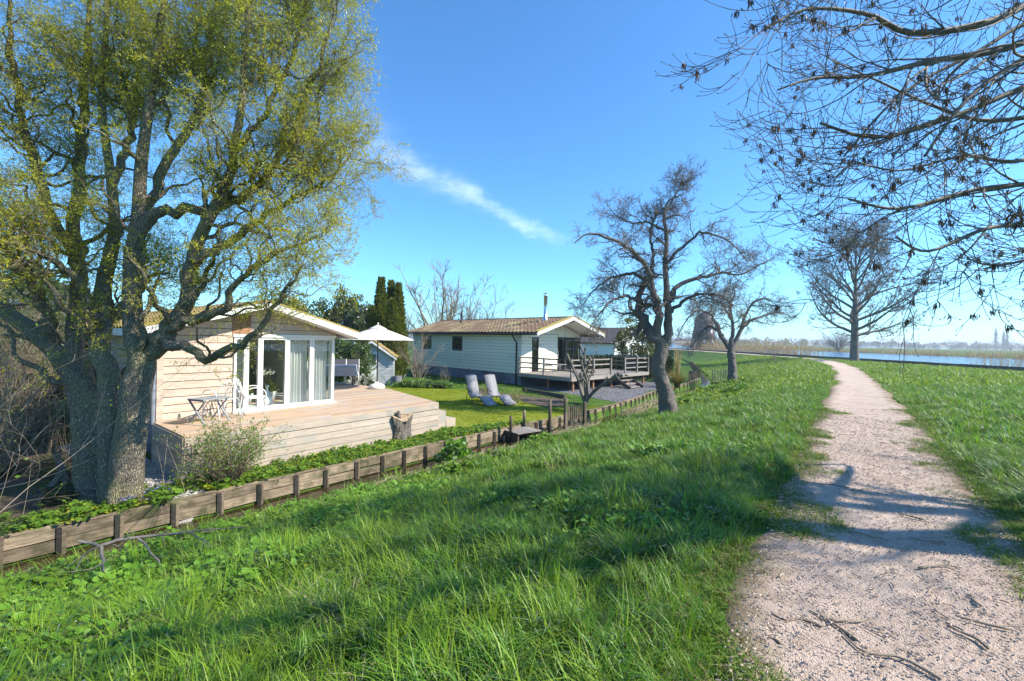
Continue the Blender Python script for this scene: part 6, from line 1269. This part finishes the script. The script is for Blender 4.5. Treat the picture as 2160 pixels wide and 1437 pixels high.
# white house beyond the hedge
h3 = thing('white_house', (10.6, 45.5, GZ), math.radians(38), 'white gabled house with dark roof behind the hedge', 'house'); W3, L3 = 6.0, 9.0
prism('gable_wall', h3, M['white_paint'], [(0, 0), (W3, 0), (W3, 2.5), (W3/2, 4.0), (0, 2.5)], .0, .1); bx('side_wall', h3, M['white_paint'], 0, .1, .101, L3, 0, 2.5); bx('side_wall', h3, M['white_paint'], W3-.1, W3, .101, L3, 0, 2.5)
for sg in (1, -1): roof_side(h3, W3/2-sg*(W3/2+.35), 2.42, W3/2, 4.12, -.35, L3, M['slate'], M['slate'], .3, .35); prism('barge_board', h3, M['white_paint'], [(W3/2-sg*(W3/2+.35), 2.3), (W3/2-sg*(W3/2+.35), 2.44), (W3/2-sg*.002, 4.14), (W3/2-sg*.002, 3.98)], -.38, -.352)
for a in (1.0, 2.4, 3.9): frame_window(h3, 'y', -.02, a, a+1.0, .9, 2.2, M['white_paint'], M['glass_dark'], .09, .08, mull=1)
# stake fences further along the ditch
sf = thing('stake_fence', (*tsp(33, -.1), GZ), 0, 'dark row of stakes along the far ditch bend', 'fence')
for k in range(34): p = dpt(30+k*.55, -.1, GZ)+np.array([DO[0], DO[1], GZ])-np.array([*tsp(33, -.1), GZ]); bx('stake', sf, M['old_post'], p[0]-.05, p[0]+.05, p[1]-.05, p[1]+.05, -.3, .55+.2*rng.uniform())
wsf = thing('stake_fence', (*tsp(33.8, .9), GZ-.1), 0, 'short pale row of stakes across the ditch mouth', 'fence')
for k in range(7): bar('stake', wsf, M['grey_wood'], (k*.17, -.02*k, -.2), (k*.17+rng.normal(0, .05), -.02*k, .75+.12*rng.uniform()), .07, .04)
sl = bar('sleeper_edging', None, M['dark_wood'], gp(1104, 822, GZ+.1), gp(1192, 838, GZ+.1), .12, .22); tag(sl, 'dark timber sleeper edging the yard below the terrace', 'sleeper')
# far wood, poplars, farms, mast
def far_wood():
    mb = MB(); n = 420
    for layer, (d0, d1, hh) in enumerate([(560, 640, 8.5), (720, 900, 12)]):
        x = rng.uniform(-700, 1500, n); y = rng.uniform(d0, d1, n); H = hh*(.45+.9*vnoise(x*.02, x*0+layer, 91))*rng.uniform(.7, 1.25, n); k = (x > y*.30) | (rng.uniform(size=n) < .5); x, y, H = x[k], y[k], H[k]; m = 110
        c = np.stack([x, y, H*.5-.5], -1); u = unit(rng.normal(0, 1, (len(x), m, 3)))*rng.uniform(.2, 1, (len(x), m, 1))**.4; p = c[:, None]+u*np.stack([H*.55, H*.5, H*.52], -1)[:, None]; p = p.reshape(-1, 3); V, Q = leaves(p, np.tile(np.array([0, 0, 1.]), (len(p), 1)), 2.2, 1.1, .9); mb.add(V, Q)
    o = mb.build('far_wood', leafmat('far_wood', (.10, .095, .06), (.16, .14, .10), .2, 0), None, False); tag(o, 'distant mixed tree line along the horizon across the river', 'wood', None, 'stuff')
far_wood()
def poplar(px_, top, d, label):
    b = at(px_, 731, d); b[2] = -.6; zt = at(px_, top, d)[2]; T = Tree('poplar_tree', b, label, 'tree', 'far poplars on the horizon'); H = zt-b[2]; n = 26; zz = rng.uniform(.12, .85, n)*H; p = b+np.stack([np.zeros(n), np.zeros(n), zz], -1); a = rng.uniform(0, 6.28, n); q = grow(p, np.stack([np.cos(a)*.35, np.sin(a)*.35, np.ones(n)], -1), (H*1.02-zz)*.55, 6, .04); T.tubes('limbs', q, taper(np.full(n, .22), 6, .3), 4); T.tubes('trunk', np.stack([b, b+np.array([0, 0, H*.5]), b+np.array([0, 0, H])])[None], np.array([[.6, .4, .1]]), 6); m_ = 500; f_ = rng.uniform(.08, 1, m_); a_ = rng.uniform(0, 6.28, m_); r_ = H*.085*np.sin(np.pi*f_**.8)**.7*rng.uniform(.2, 1, m_); pp = b+np.stack([r_*np.cos(a_), r_*np.sin(a_), f_*H*.96], -1); T.leaves('crown', pp, np.tile(np.array([0, 0, 1.]), (m_, 1)), 1.5, .35, .3); T.build({'limbs': M['twig_far'], 'trunk': M['twig_far'], 'crown': M['twig_far']}, ('crown',))
poplar(2100, 692, 520, 'tallest slim poplar on the horizon across the river'); poplar(2117, 698, 525, 'slim poplar in the middle of the far poplar group'); poplar(2124, 697, 530, 'outer slim poplar of the far poplar group')
for k, (px_, w, d, hh, lb) in enumerate([(1890, 14, 540, 4.2, 'long low farm building under the far tree line'), (1985, 9, 545, 5, 'small white farmhouse far across the fields'), (1830, 20, 548, 3.5, 'pale greenhouse like barn on the horizon'), (1440, 16, 300, 3.2, 'low white building beyond the river bend')]):
    b = at(px_, 731, d); o = thing('farm_building', (b[0], d, -.7), .1, lb, 'building'); bx('wall', o, M['white_paint'], -w/2, w/2, -3, 3, 0, hh*.6); prism('roof', o, M['tile'] if k % 2 else M['slate'], [(-3.4, hh*.58), (3.4, hh*.58), (0, hh)], -w/2-.3, w/2+.3, 'yz')
b = at(1938, 728, 640); ms = thing('radio_mast', (b[0], 640, -.7), 0, 'thin radio mast above the far tree line', 'mast'); MB().tube([(0, 0, 0), (0, 0, 19), (0, 0, 22)], [.35, .28, .12], 6).build('pole', M['steel'], ms); MB().tube([(-1.2, 0, 19), (1.2, 0, 19)], .2, 5).build('cross_arm', M['steel'], ms)

# ------------------------------------------------------------------ air: a thin even haze over the whole place
hzm, hnt, hout = new_mat('haze'); pv = hnt.nodes.new('ShaderNodeVolumePrincipled'); pv.inputs['Color'].default_value = (.86, .92, 1.0, 1); pv.inputs['Density'].default_value = .0006; pv.inputs['Anisotropy'].default_value = .3
hnt.links.new(pv.outputs[0], hout.inputs['Volume'])
tag(MB().box(-3400, 3400, -3400, 3400, -3.2, 26).build('haze', hzm, None, False), 'thin pale air over the fields', 'haze', None, 'stuff')
